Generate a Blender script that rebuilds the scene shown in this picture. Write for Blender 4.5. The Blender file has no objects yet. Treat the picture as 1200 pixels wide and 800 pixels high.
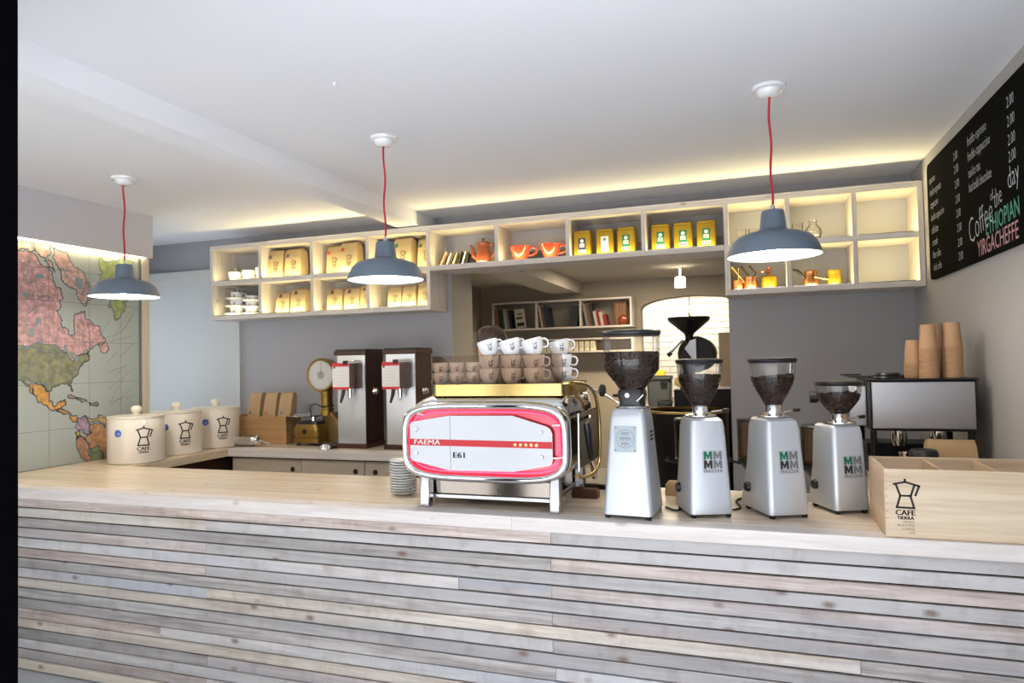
import bpy, bmesh, math, random
from mathutils import Vector, Matrix, noise
random.seed(7)
PI = math.pi
SC = bpy.context.scene
COL = SC.collection

# ------------------------------------------------------------------ camera
cam_d = bpy.data.cameras.new('camera')
cam_d.sensor_width = 36.0
cam_d.lens = 24.011
cam_d.clip_start = 0.05
cam = bpy.data.objects.new('camera', cam_d)
COL.objects.link(cam)
YAW, PITCH, ROLL = math.radians(19.053), math.radians(1.6247), math.radians(-1.19515)
_f = Vector((-math.sin(YAW) * math.cos(PITCH), math.cos(YAW) * math.cos(PITCH), math.sin(PITCH)))
_r0 = Vector((math.cos(YAW), math.sin(YAW), 0))
_u0 = _r0.cross(_f)
_r = math.cos(ROLL) * _r0 + math.sin(ROLL) * _u0
_u = -math.sin(ROLL) * _r0 + math.cos(ROLL) * _u0
M4 = Matrix.Identity(4)
for i in range(3):
    M4[i][0], M4[i][1], M4[i][2] = _r[i], _u[i], -_f[i]
M4[2][3] = 1.645
cam.matrix_world = M4
SC.camera = cam

# ------------------------------------------------------------------ world, exposure
w = bpy.data.worlds.new('daylight')
SC.world = w
w.use_nodes = True
bg = w.node_tree.nodes['Background']
bg.inputs[0].default_value = (0.76, 0.87, 1.0, 1)
bg.inputs[1].default_value = 4.0
SC.view_settings.view_transform = 'Standard'
SC.view_settings.look = 'None'
SC.view_settings.gamma = 1
SC.view_settings.use_curve_mapping = False
SC.view_settings.exposure = 0.68
SC.cycles.max_bounces = 10
SC.cycles.transparent_max_bounces = 16
SC.cycles.caustics_reflective = False
SC.cycles.caustics_refractive = False
SC.cycles.sample_clamp_indirect = 6.0

def lamp(name, kind, loc, energy, color, parent=None, size=None, size_y=None, direction=None, radius=None, spread=None, spot=None):
    d = bpy.data.lights.new(name, kind)
    d.energy = energy
    d.color = color
    if kind == 'AREA':
        d.shape = 'RECTANGLE'
        d.size = size
        d.size_y = size_y if size_y else size
        if spread: d.spread = spread
    if radius is not None: d.shadow_soft_size = radius
    if spot: d.spot_size = spot; d.spot_blend = 0.4
    o = bpy.data.objects.new(name, d)
    COL.objects.link(o)
    o.location = loc
    if direction is not None:
        o.rotation_euler = Vector(direction).to_track_quat('-Z', 'Y').to_euler()
    if parent: 
        o.parent = parent
    return o

WARM = (1.0, 0.84, 0.40)
sun_d = bpy.data.lights.new('sun', 'SUN'); sun_d.energy = 12.0; sun_d.angle = 0.01; sun_d.color = (1.0, 0.98, 0.95)
sun_o = bpy.data.objects.new('sun', sun_d); COL.objects.link(sun_o)
sun_o.rotation_euler = Vector((0.25, -0.75, -1.0)).to_track_quat('-Z', 'Y').to_euler()   # high behind the building: lights the street, not the room
# added kitchen fill without a fixture, and light for the bright back room
lamp('kitchen_fill', 'AREA', (-0.95, 6.6, 2.50), 16, (1.0, 0.83, 0.60), size=0.9, size_y=0.4, direction=(0, 0, -1))
lamp('back_room_light', 'AREA', (-0.9, 8.75, 2.52), 24, (1.0, 0.92, 0.76), size=1.6, size_y=0.5, direction=(0, 0, -1))

# ------------------------------------------------------------------ mesh helpers
class MB:
    def __init__(s):
        s.v = []; s.f = []
    def add(s, vs, fs, fn=None):
        n = len(s.v)
        s.v += [tuple(fn(*p)) if fn else tuple(p) for p in vs]
        s.f += [tuple(i + n for i in f) for f in fs]
        return s
    def box(s, x0, x1, y0, y1, z0, z1):
        return s.add([(x0,y0,z0),(x1,y0,z0),(x1,y1,z0),(x0,y1,z0),(x0,y0,z1),(x1,y0,z1),(x1,y1,z1),(x0,y1,z1)],
                     [(3,2,1,0),(4,5,6,7),(0,1,5,4),(1,2,6,5),(2,3,7,6),(3,0,4,7)])
    def loft(s, secs, cap0=True, cap1=True, closed=True):
        n = len(secs[0]); vs = [p for q in secs for p in q]; fs = []
        for k in range(len(secs) - 1):
            for i in range(n if closed else n - 1):
                j = (i + 1) % n
                fs.append((k*n+i, k*n+j, (k+1)*n+j, (k+1)*n+i))
        if cap0: fs.append(tuple(range(n - 1, -1, -1)))
        if cap1: fs.append(tuple((len(secs)-1)*n + i for i in range(n)))
        return s.add(vs, fs)
    def lathe(s, prof, c=(0, 0, 0), seg=24, mat=None):
        secs = []
        for r, z in prof:
            secs.append([(max(r, 1e-5)*math.cos(2*PI*i/seg), max(r, 1e-5)*math.sin(2*PI*i/seg), z) for i in range(seg)])
        m = MB().loft(secs, False, False)
        if mat is None: fn = lambda x, y, z: (x+c[0], y+c[1], z+c[2])
        else: fn = lambda x, y, z: tuple(mat @ Vector((x, y, z)) + Vector(c))
        return s.add(m.v, m.f, fn)
    def tube(s, pts, r, seg=8, caps=True):
        pts = [Vector(p) for p in pts]; rs = r if isinstance(r, (list, tuple)) else [r]*len(pts)
        t0 = (pts[1]-pts[0]).normalized()
        a = t0.orthogonal().normalized(); secs = []
        for i, p in enumerate(pts):
            if i == 0: t = t0
            elif i == len(pts)-1: t = (pts[i]-pts[i-1]).normalized()
            else: t = ((pts[i+1]-pts[i]).normalized() + (pts[i]-pts[i-1]).normalized()).normalized()
            a = (a - t*a.dot(t)).normalized(); b = t.cross(a)
            secs.append([tuple(p + rs[i]*(a*math.cos(2*PI*k/seg) + b*math.sin(2*PI*k/seg))) for k in range(seg)])
        return s.loft(secs, caps, caps)
    def ball(s, c, r, seg=16, rings=10, mat=None):
        rx, ry, rz = r if isinstance(r, (list, tuple)) else (r, r, r)
        m = MB().lathe([(math.sin(PI*k/rings), -math.cos(PI*k/rings)) for k in range(rings+1)], seg=seg)
        def fn(x, y, z):
            p = Vector((x*rx, y*ry, z*rz))
            if mat is not None: p = mat @ p
            return tuple(p + Vector(c))
        return s.add(m.v, m.f, fn)
    def prism(s, poly, fn0, fn1):
        return s.loft([[fn0(*p) for p in poly], [fn1(*p) for p in poly]])

def finish(name, mb, mat, parent=None, smooth=0, bevel=0, seg=2, off=(0, 0, 0), link=True):
    me = bpy.data.meshes.new(name)
    me.from_pydata([(x-off[0], y-off[1], z-off[2]) for x, y, z in mb.v], [], mb.f)
    bm = bmesh.new(); bm.from_mesh(me)
    if smooth: bmesh.ops.remove_doubles(bm, verts=bm.verts, dist=1e-6)
    bmesh.ops.recalc_face_normals(bm, faces=bm.faces)
    bm.to_mesh(me); bm.free()
    me.materials.append(mat)
    if smooth or bevel:
        me.polygons.foreach_set('use_smooth', [True]*len(me.polygons))
        me.set_sharp_from_angle(angle=math.radians(smooth or 35))
    o = bpy.data.objects.new(name, me)
    if link: COL.objects.link(o)
    if parent: o.parent = parent
    if bevel:
        b = o.modifiers.new('bevel', 'BEVEL'); b.width = bevel; b.segments = seg; b.limit_method = 'ANGLE'
    return o

def thing(name, label, cat, loc=(0, 0, 0), rotz=0, group=None):
    o = bpy.data.objects.new(name, None); COL.objects.link(o)
    o.empty_display_size = 0.05
    o.location = loc; o.rotation_euler = (0, 0, rotz); o['label'] = label; o['category'] = cat
    if group: o['group'] = group
    return o
def part(name, mb, mat, t, smooth=0, bevel=0, seg=2, world=False, label=None):
    """a part of thing t; with world=True the mesh is given in world coordinates (t unrotated)"""
    off = (0, 0, 0)
    if world:
        q = t; off = Vector((0, 0, 0))
        while q: off = off + q.location; q = q.parent
    o = finish(name, mb, mat, t, smooth, bevel, seg, off)
    if label: o['label'] = label
    return o
def single(name, mb, mat, label, cat, loc, group=None, smooth=0, bevel=0, world=True):
    o = finish(name, mb, mat, None, smooth, bevel, 2, loc if world else (0, 0, 0))
    o.location = loc; o['label'] = label; o['category'] = cat
    if group: o['group'] = group
    return o
def struct(name, mb, mat, parent=None, smooth=0, bevel=0):
    o = finish(name, mb, mat, parent, smooth, bevel)
    if not parent: o['kind'] = 'structure'
    return o
def dup(root, loc, rotz=None, label=None, group=None):
    r = root.copy(); COL.objects.link(r); r.location = loc
    if rotz is not None: r.rotation_euler = (0, 0, rotz)
    if label: r['label'] = label
    if group: r['group'] = group
    for ch in list(root.children):
        c = ch.copy(); COL.objects.link(c); c.parent = r
        for g in ch.children:
            d = g.copy(); COL.objects.link(d); d.parent = c
    return r
def rrect(hx, hy, r, z=0, n=4, cx=0, cy=0):
    out = []
    for sx, sy, a0 in ((1, 1, 0), (-1, 1, PI/2), (-1, -1, PI), (1, -1, 1.5*PI)):
        for k in range(n+1):
            a = a0 + (PI/2)*k/n
            out.append((cx + sx*(hx-r) + r*math.cos(a), cy + sy*(hy-r) + r*math.sin(a), z))
    return out
ORDS = 'first second third fourth fifth sixth seventh eighth ninth tenth eleventh twelfth thirteenth fourteenth fifteenth sixteenth seventeenth eighteenth nineteenth twentieth'.split()
def add_box(x0, x1, y0, y1, z0, z1): return MB().box(x0, x1, y0, y1, z0, z1)

# --- flat print: lettering and line drawings as thin meshes
_tc = {}
def text2d(body, size=1.0, align='CENTER', bold=0.0, shear=0.0, stretch=1.0, spacing=1.0):
    key = (body, align, bold, shear, spacing)
    if key not in _tc:
        cu = bpy.data.curves.new('lettering', 'FONT'); cu.body = body; cu.align_x = align; cu.size = 1.0
        cu.offset = bold; cu.shear = shear; cu.space_character = spacing; cu.resolution_u = 2
        ob = bpy.data.objects.new('lettering', cu)
        me = bpy.data.meshes.new_from_object(ob)
        _tc[key] = ([(v.co.x, v.co.y) for v in me.vertices], [tuple(p.vertices) for p in me.polygons])
        bpy.data.objects.remove(ob); bpy.data.meshes.remove(me)
    vs, fs = _tc[key]
    return [(x*size*stretch, y*size) for x, y in vs], fs
def lines2d(segs, wd):
    vs, fs = [], []
    for (x0, y0), (x1, y1) in segs:
        d = Vector((x1-x0, y1-y0)); L = d.length; d /= L; n = Vector((-d.y, d.x))*wd/2; e = d*wd*0.5
        k = max(1, int(L/0.05)) if L > 0.12 else 1; st = len(vs)
        for i in range(k+1):
            p = Vector((x0, y0)) - e + (d*(L+wd))*i/k
            vs += [tuple(p+n), tuple(p-n)]
        for i in range(k):
            a = st+2*i; fs.append((a, a+1, a+3, a+2))
    return vs, fs
def put2d(mb, g, fn, u0=0, v0=0, s=1.0):
    return mb.add([(x*s+u0, y*s+v0, 0) for x, y in g[0]], g[1], lambda u, v, w_: fn(u, v))
def plane_fn(o, u, v):
    o, u, v = Vector(o), Vector(u), Vector(v)
    return lambda a, b: tuple(o + u*a + v*b)
def cyl_fn(c, r, a0):
    return lambda a, b: (c[0] + r*math.cos(a0 + a/r), c[1] + r*math.sin(a0 + a/r), c[2] + b)
# stovetop coffee pot emblem, unit = emblem height 1 (knob top to base)
def _P(x, y): return ((x-272)/205.0, (427-y)/205.0)
POT = [(_P(200,258),_P(272,241)),(_P(272,241),_P(362,268)),(_P(212,258),_P(238,340)),(_P(332,262),_P(307,340)),
       (_P(238,341),_P(307,341)),(_P(238,344),_P(215,424)),(_P(305,344),_P(325,426)),(_P(215,426),_P(325,428)),
       (_P(362,268),_P(337,335)),(_P(272,224),_P(272,240))]
def emblem(mb, fn, h, words=True, small=False, wd=0.070):
    put2d(mb, lines2d(POT, wd), fn, 0, 0, h)
    if words:
        for du in (-0.010, 0.0, 0.010):
            put2d(mb, text2d('CAFE', 1), fn, (du-0.02)*h, -0.27*h, 0.27*h)
            put2d(mb, text2d('TIERRA', 1), fn, (du*0.8-0.02)*h, -0.42*h, 0.165*h)
    if small:
        for i, t in enumerate(('MICRO', 'ROASTERS', 'COFFEE', 'LAB')):
            put2d(mb, text2d(t, 1, align='RIGHT'), fn, 0.27*h, (-0.53-0.115*i)*h, 0.105*h)
    return mb
# ------------------------------------------------------------------ materials
def new_mat(name):
    m = bpy.data.materials.new(name); m.use_nodes = True
    nt = m.node_tree; b = nt.nodes['Principled BSDF']
    return m, nt, b
def mat(name, color, rough=0.5, metal=0.0, bump=0.0, bscale=60.0, var=0.0, vscale=4.0, emit=None, estr=0.0, coat=0.0, spec=None):
    m, nt, b = new_mat(name)
    b.inputs['Base Color'].default_value = (*color, 1); b.inputs['Roughness'].default_value = rough
    b.inputs['Metallic'].default_value = metal
    if coat: b.inputs['Coat Weight'].default_value = coat; b.inputs['Coat Roughness'].default_value = 0.05
    if spec is not None: b.inputs['Specular IOR Level'].default_value = spec
    tc = nt.nodes.new('ShaderNodeTexCoord') if (bump or var) else None
    if var:
        n = nt.nodes.new('ShaderNodeTexNoise'); n.inputs['Scale'].default_value = vscale; n.inputs['Detail'].default_value = 5
        nt.links.new(tc.outputs['Object'], n.inputs['Vector'])
        mx = nt.nodes.new('ShaderNodeMix'); mx.data_type = 'RGBA'
        mx.inputs[6].default_value = (*[c*(1-var) for c in color], 1)
        mx.inputs[7].default_value = (*[min(1, c*(1+var)) for c in color], 1)
        nt.links.new(n.outputs['Fac'], mx.inputs[0]); nt.links.new(mx.outputs[2], b.inputs['Base Color'])
    if bump:
        n = nt.nodes.new('ShaderNodeTexNoise'); n.inputs['Scale'].default_value = bscale; n.inputs['Detail'].default_value = 4
        nt.links.new(tc.outputs['Object'], n.inputs['Vector'])
        bp = nt.nodes.new('ShaderNodeBump'); bp.inputs['Strength'].default_value = bump; bp.inputs['Distance'].default_value = 0.004
        nt.links.new(n.outputs['Fac'], bp.inputs['Height']); nt.links.new(bp.outputs['Normal'], b.inputs['Normal'])
    if emit:
        b.inputs['Emission Color'].default_value = (*emit, 1); b.inputs['Emission Strength'].default_value = estr
    return m
def wood(name, c1, c2, axis='X', scale=1.0, rough=0.5, knots=True, tone=0.12, knotcol=(0.17, 0.085, 0.055), saw=0.0, c3=None, bump=0.15, kscale=1.0, kmin=0.45, stain=0.0):
    """stretched grain, rings and knots; every object gets its own random offset and tone"""
    m, nt, b = new_mat(name); N = nt.nodes; L = nt.links
    tc = N.new('ShaderNodeTexCoord'); oi = N.new('ShaderNodeObjectInfo')
    off = N.new('ShaderNodeVectorMath'); off.operation = 'SCALE'; off.inputs[0].default_value = (37.3, 71.9, 53.1)
    L.new(oi.outputs['Random'], off.inputs['Scale'])
    ad = N.new('ShaderNodeVectorMath'); L.new(tc.outputs['Object'], ad.inputs[0]); L.new(off.outputs[0], ad.inputs[1])
    mp = N.new('ShaderNodeMapping'); L.new(ad.outputs[0], mp.inputs['Vector'])
    st = [20.0, 20.0, 20.0]; st['XYZ'.index(axis)] = 1.0
    mp.inputs['Scale'].default_value = [s*scale for s in st]
    n1 = N.new('ShaderNodeTexNoise'); n1.inputs['Scale'].default_value = 1.6; n1.inputs['Detail'].default_value = 6; n1.inputs['Distortion'].default_value = 0.6
    L.new(mp.outputs[0], n1.inputs['Vector'])
    n2 = N.new('ShaderNodeTexNoise'); n2.inputs['Scale'].default_value = 9.0; n2.inputs['Detail'].default_value = 3
    L.new(mp.outputs[0], n2.inputs['Vector'])
    mixv = N.new('ShaderNodeMath'); mixv.operation = 'MULTIPLY_ADD'; mixv.inputs[1].default_value = 0.5
    L.new(n2.outputs['Fac'], mixv.inputs[0]); L.new(n1.outputs['Fac'], mixv.inputs[2])
    cr = N.new('ShaderNodeValToRGB'); e = cr.color_ramp.elements
    e[0].position = 0.56; e[0].color = (*c1, 1); e[1].position = 0.92; e[1].color = (*c2, 1)
    L.new(mixv.outputs[0], cr.inputs[0]); col = cr.outputs[0]
    if c3:
        n3 = N.new('ShaderNodeTexNoise'); n3.inputs['Scale'].default_value = 0.28; n3.inputs['Detail'].default_value = 3
        L.new(mp.outputs[0], n3.inputs['Vector'])
        r3 = N.new('ShaderNodeValToRGB'); r3.color_ramp.elements[0].position = 0.46; r3.color_ramp.elements[1].position = 0.66
        L.new(n3.outputs['Fac'], r3.inputs[0])
        m3 = N.new('ShaderNodeMix'); m3.data_type = 'RGBA'; m3.inputs[7].default_value = (*c3, 1)
        L.new(r3.outputs[0], m3.inputs[0]); L.new(col, m3.inputs[6]); col = m3.outputs[2]
    if stain:
        ms = N.new('ShaderNodeMapping'); L.new(ad.outputs[0], ms.inputs['Vector'])
        sv = [3.5, 3.5, 3.5]; sv['XYZ'.index(axis)] = 7.0; ms.inputs['Scale'].default_value = sv
        ns = N.new('ShaderNodeTexNoise'); ns.inputs['Scale'].default_value = 1.3; ns.inputs['Detail'].default_value = 7; ns.inputs['Roughness'].default_value = 0.65
        L.new(ms.outputs[0], ns.inputs['Vector'])
        rs = N.new('ShaderNodeValToRGB'); rs.color_ramp.elements[0].position = 0.50; rs.color_ramp.elements[1].position = 0.72
        L.new(ns.outputs['Fac'], rs.inputs[0])
        mu = N.new('ShaderNodeMath'); mu.operation = 'MULTIPLY'; mu.inputs[1].default_value = stain; L.new(rs.outputs[0], mu.inputs[0])
        m5 = N.new('ShaderNodeMix'); m5.data_type = 'RGBA'; m5.blend_type = 'MULTIPLY'; m5.inputs[7].default_value = (0.62, 0.52, 0.46, 1)
        L.new(mu.outputs[0], m5.inputs[0]); L.new(col, m5.inputs[6]); col = m5.outputs[2]
    if saw:
        mp2 = N.new('ShaderNodeMapping'); L.new(ad.outputs[0], mp2.inputs['Vector']); mp2.inputs['Rotation'].default_value = (0, 0.5, 0)
        wv = N.new('ShaderNodeTexWave'); wv.inputs['Scale'].default_value = 45; wv.inputs['Distortion'].default_value = 2.0
        L.new(mp2.outputs[0], wv.inputs['Vector'])
        m4 = N.new('ShaderNodeMix'); m4.data_type = 'RGBA'; m4.blend_type = 'MULTIPLY'
        mm = N.new('ShaderNodeMath'); mm.operation = 'MULTIPLY'; mm.inputs[1].default_value = saw
        L.new(wv.outputs['Fac'], mm.inputs[0]); L.new(mm.outputs[0], m4.inputs[0]); L.new(col, m4.inputs[6])
        m4.inputs[7].default_value = (0.75, 0.75, 0.78, 1); col = m4.outputs[2]
    if knots:
        mk = N.new('ShaderNodeMapping'); L.new(ad.outputs[0], mk.inputs['Vector'])
        ks = [9.0, 9.0, 9.0]; ks['XYZ'.index(axis)] = 5.0
        mk.inputs['Scale'].default_value = [k*kscale for k in ks]
        vo = N.new('ShaderNodeTexVoronoi'); vo.inputs['Scale'].default_value = 1.0; L.new(mk.outputs[0], vo.inputs['Vector'])
        rk = N.new('ShaderNodeValToRGB'); rk.color_ramp.elements[0].position = 0.05; rk.color_ramp.elements[0].color = (1, 1, 1, 1)
        rk.color_ramp.elements[1].position = 0.16; rk.color_ramp.elements[1].color = (0, 0, 0, 1)
        L.new(vo.outputs['Distance'], rk.inputs[0])
        sel = N.new('ShaderNodeSeparateColor'); L.new(vo.outputs['Color'], sel.inputs[0])
        gt = N.new('ShaderNodeMath'); gt.operation = 'GREATER_THAN'; gt.inputs[1].default_value = kmin; L.new(sel.outputs[0], gt.inputs[0])
        ml = N.new('ShaderNodeMath'); ml.operation = 'MULTIPLY'; L.new(rk.outputs[0], ml.inputs[0]); L.new(gt.outputs[0], ml.inputs[1])
        ml2 = N.new('ShaderNodeMath'); ml2.operation = 'MULTIPLY'; ml2.inputs[1].default_value = 0.75; L.new(ml.outputs[0], ml2.inputs[0])
        mx = N.new('ShaderNodeMix'); mx.data_type = 'RGBA'; mx.inputs[7].default_value = (*knotcol, 1)
        L.new(ml2.outputs[0], mx.inputs[0]); L.new(col, mx.inputs[6]); col = mx.outputs[2]
    hv = N.new('ShaderNodeHueSaturation'); mr = N.new('ShaderNodeMapRange')
    mr.inputs[3].default_value = 1-tone; mr.inputs[4].default_value = 1+tone
    L.new(oi.outputs['Random'], mr.inputs[0]); L.new(mr.outputs[0], hv.inputs['Value']); L.new(col, hv.inputs['Color'])
    L.new(hv.outputs[0], b.inputs['Base Color']); b.inputs['Roughness'].default_value = rough
    bp = N.new('ShaderNodeBump'); bp.inputs['Strength'].default_value = bump; bp.inputs['Distance'].default_value = 0.002
    L.new(n2.outputs['Fac'], bp.inputs['Height']); L.new(bp.outputs[0], b.inputs['Normal'])
    return m
def thin_glass(name, tint=(1, 1, 1), refl=0.10, rough=0.0):
    m = bpy.data.materials.new(name); m.use_nodes = True; nt = m.node_tree; nt.nodes.clear()
    o = nt.nodes.new('ShaderNodeOutputMaterial'); t = nt.nodes.new('ShaderNodeBsdfTransparent'); g = nt.nodes.new('ShaderNodeBsdfGlossy')
    t.inputs[0].default_value = (*tint, 1); g.inputs['Roughness'].default_value = rough
    lw = nt.nodes.new('ShaderNodeLayerWeight'); lw.inputs[0].default_value = 0.25
    mr = nt.nodes.new('ShaderNodeMapRange'); mr.inputs[3].default_value = refl*0.22; mr.inputs[4].default_value = min(0.9, refl*6)
    nt.links.new(lw.outputs['Fresnel'], mr.inputs[0])
    mx = nt.nodes.new('ShaderNodeMixShader'); nt.links.new(mr.outputs[0], mx.inputs[0])
    nt.links.new(t.outputs[0], mx.inputs[1]); nt.links.new(g.outputs[0], mx.inputs[2]); nt.links.new(mx.outputs[0], o.inputs[0])
    return m
def brushed(name, color, rough=0.3, axis='X', amt=0.04):
    m, nt, b = new_mat(name)
    b.inputs['Base Color'].default_value = (*color, 1); b.inputs['Metallic'].default_value = 1
    tc = nt.nodes.new('ShaderNodeTexCoord'); mp = nt.nodes.new('ShaderNodeMapping')
    s = [250, 250, 250]; s['XYZ'.index(axis)] = 3; mp.inputs['Scale'].default_value = s
    n = nt.nodes.new('ShaderNodeTexNoise'); n.inputs['Scale'].default_value = 1; mr = nt.nodes.new('ShaderNodeMapRange')
    mr.inputs[3].default_value = rough-amt; mr.inputs[4].default_value = rough+amt
    nt.links.new(tc.outputs['Object'], mp.inputs[0]); nt.links.new(mp.outputs[0], n.inputs['Vector'])
    nt.links.new(n.outputs['Fac'], mr.inputs[0]); nt.links.new(mr.outputs[0], b.inputs['Roughness'])
    return m
m_ceiling = mat('ceiling_paint', (0.86, 0.855, 0.88), 0.9, bump=0.05, bscale=30)
m_wall = mat('grey_wall_paint', (0.40, 0.395, 0.42), 0.85, bump=0.08, bscale=25, var=0.04, vscale=2)
m_wallr = mat('right_wall_paint', (0.40, 0.385, 0.375), 0.85, bump=0.08, bscale=25, var=0.04, vscale=2)
m_pale = mat('pale_grey_with_daylight', (0.60, 0.605, 0.59), 0.7, var=0.03, vscale=1.5)  # panel grey made paler to carry the daylight falling on it
m_lintel = mat('lintel_plaster', (0.62, 0.61, 0.58), 0.9, bump=0.25, bscale=30, var=0.10, vscale=9)
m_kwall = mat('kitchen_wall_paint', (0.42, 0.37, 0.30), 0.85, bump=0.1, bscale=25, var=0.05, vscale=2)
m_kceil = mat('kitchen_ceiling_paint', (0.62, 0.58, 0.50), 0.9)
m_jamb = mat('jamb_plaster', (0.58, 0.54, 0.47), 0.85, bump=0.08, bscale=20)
m_floor = mat('floor_concrete', (0.42, 0.42, 0.44), 0.55, bump=0.1, bscale=12, var=0.15, vscale=3)
m_black_frame = mat('black_steel_frame', (0.0015, 0.0015, 0.002), 0.9, spec=0.0)
m_brick = mat('white_brick', (0.82, 0.78, 0.70), 0.7, bump=0.3, bscale=40, var=0.05, vscale=12)
m_mortar = mat('mortar', (0.60, 0.56, 0.50), 0.95)
m_top = wood('pine_worktop', (0.70, 0.55, 0.40), (0.84, 0.73, 0.59), 'X', 1.0, 0.24, tone=0.06, knotcol=(0.38, 0.24, 0.14))
m_topside = wood('pine_worktop_side', (0.60, 0.45, 0.31), (0.76, 0.64, 0.49), 'Y', 1.0, 0.3, tone=0.05, knotcol=(0.36, 0.22, 0.13))
m_edge = wood('pale_worktop_edge', (0.66, 0.59, 0.55), (0.80, 0.74, 0.71), 'X', 1.0, 0.4, tone=0.05, knotcol=(0.42, 0.30, 0.25))
SLATS = [wood('whitewashed_slat_grey', (0.31, 0.28, 0.265), (0.60, 0.555, 0.53), 'X', 1.0, 0.6, kmin=0.25, stain=0.55, tone=0.12, c3=(0.39, 0.375, 0.38), saw=0.35),
         wood('whitewashed_slat_pink', (0.39, 0.31, 0.28), (0.68, 0.585, 0.54), 'X', 1.0, 0.6, kmin=0.25, stain=0.55, tone=0.12, c3=(0.40, 0.395, 0.42)),
         wood('whitewashed_slat_cream', (0.48, 0.41, 0.345), (0.75, 0.67, 0.585), 'X', 1.0, 0.6, kmin=0.25, stain=0.55, tone=0.10, c3=(0.56, 0.55, 0.56)),
         wood('whitewashed_slat_blue', (0.34, 0.325, 0.32), (0.61, 0.58, 0.57), 'X', 1.0, 0.6, kmin=0.25, stain=0.55, tone=0.12, c3=(0.55, 0.53, 0.53)),
         wood('whitewashed_slat_white', (0.54, 0.49, 0.465), (0.78, 0.73, 0.70), 'X', 1.0, 0.6, kmin=0.25, stain=0.55, tone=0.08, c3=(0.52, 0.53, 0.57), saw=0.25)]
m_skirt = wood('pine_skirting', (0.72, 0.62, 0.50), (0.84, 0.76, 0.64), 'X', 1.0, 0.5)
m_carcass = mat('dark_carcass', (0.050, 0.018, 0.008), 0.9)
m_shelf = wood('limed_pine_shelf', (0.60, 0.54, 0.49), (0.74, 0.68, 0.63), 'X', 1.0, 0.55, tone=0.04, knotcol=(0.36, 0.24, 0.17))
m_shelfv = wood('limed_pine_upright', (0.60, 0.54, 0.49), (0.74, 0.68, 0.63), 'Z', 1.0, 0.55, tone=0.04, knotcol=(0.36, 0.24, 0.17))
m_ply = wood('birch_ply', (0.60, 0.45, 0.29), (0.78, 0.64, 0.47), 'X', 0.45, 0.5, tone=0.05, knots=True, kscale=0.35, knotcol=(0.40, 0.18, 0.08))
m_plyedge = wood('birch_ply_dark', (0.52, 0.36, 0.22), (0.66, 0.48, 0.32), 'Y', 0.5, 0.5, tone=0.05, knots=False)
m_boxply = wood('orange_ply', (0.40, 0.22, 0.09), (0.52, 0.31, 0.14), 'X', 0.5, 0.5, tone=0.05, knots=False)
m_drawer = wood('birch_drawer', (0.52, 0.43, 0.33), (0.62, 0.53, 0.42), 'X', 0.5, 0.5, tone=0.04, knots=False)
m_redwood = wood('dark_mahogany', (0.032, 0.010, 0.006), (0.080, 0.024, 0.013), 'Z', 1.2, 0.42, knots=False)
m_frameoak = wood('pale_oak_frame', (0.55, 0.48, 0.38), (0.66, 0.58, 0.47), 'Z', 1.0, 0.6, knots=False)
m_steeld = brushed('dull_steel', (0.40, 0.40, 0.42), 0.32, 'X')
m_steel = brushed('brushed_steel', (0.72, 0.73, 0.75), 0.30, 'X')
m_steelv = brushed('brushed_steel_upright', (0.84, 0.85, 0.88), 0.34, 'Z')
m_chrome = mat('chrome', (0.80, 0.79, 0.78), 0.07, 1.0)
m_trayst = mat('brown_mirror_steel', (0.17, 0.145, 0.125), 0.12, 1.0)
m_legalu = mat('cast_aluminium', (0.46, 0.46, 0.48), 0.25, 1.0)
m_fascia = mat('fascia_paint', (0.58, 0.57, 0.61), 0.9)
m_dkchrome = mat('chrome_dark_reflections', (0.30, 0.28, 0.26), 0.10, 1.0)  # chrome with its dark reflections put into the base colour
m_alu = mat('polished_aluminium', (0.70, 0.71, 0.74), 0.22, 1.0)
m_silver = mat('silver_paint', (0.62, 0.66, 0.72), 0.36, 0.5, coat=0.3)
m_brass = mat('brass', (0.78, 0.58, 0.22), 0.22, 1.0)
m_gold = mat('antique_gold_paint', (0.32, 0.205, 0.05), 0.32, 0.8)
m_goldd = mat('dark_antique_gold', (0.20, 0.13, 0.05), 0.4, 0.7)
m_tin = mat('gold_tin', (0.40, 0.25, 0.016), 0.36, 0.6)
m_copper = mat('copper', (0.60, 0.26, 0.11), 0.28, 1.0)
m_black = mat('black_plastic', (0.012, 0.012, 0.014), 0.35)
m_blackm = mat('black_enamel', (0.010, 0.010, 0.011), 0.35, spec=0.3)
m_rubber = mat('black_rubber', (0.015, 0.015, 0.015), 0.8)
m_white = mat('white_porcelain', (0.86, 0.86, 0.87), 0.12, coat=0.5)
m_cream = mat('cream_ceramic', (0.80, 0.73, 0.64), 0.22, coat=0.3)
m_ivory = mat('ivory_lid', (0.80, 0.74, 0.63), 0.35)
m_orange = mat('orange_glaze', (0.60, 0.055, 0.025), 0.15, coat=0.4)
m_teapot = mat('brown_red_glaze', (0.20, 0.042, 0.012), 0.15, coat=0.6)
m_kraft = mat('kraft_paper', (0.52, 0.385, 0.20), 0.75, bump=0.35, bscale=14, var=0.06, vscale=6)
m_kraftd = mat('kraft_paper_fold', (0.40, 0.27, 0.14), 0.8, bump=0.3, bscale=18)
m_kcard = mat('kraft_card', (0.46, 0.31, 0.17), 0.8, var=0.05, vscale=8)
m_kcup = mat('kraft_cup_paper', (0.42, 0.25, 0.135), 0.75, var=0.05, vscale=10)
m_paper = mat('white_paper', (0.82, 0.80, 0.78), 0.8)
m_red = mat('red_print', (0.62, 0.02, 0.03), 0.45)
m_ink = mat('black_ink', (0.012, 0.010, 0.010), 0.6)
m_greyink = mat('grey_ink', (0.16, 0.16, 0.17), 0.6)
m_brownink = mat('brown_ink', (0.13, 0.08, 0.05), 0.7)
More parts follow.
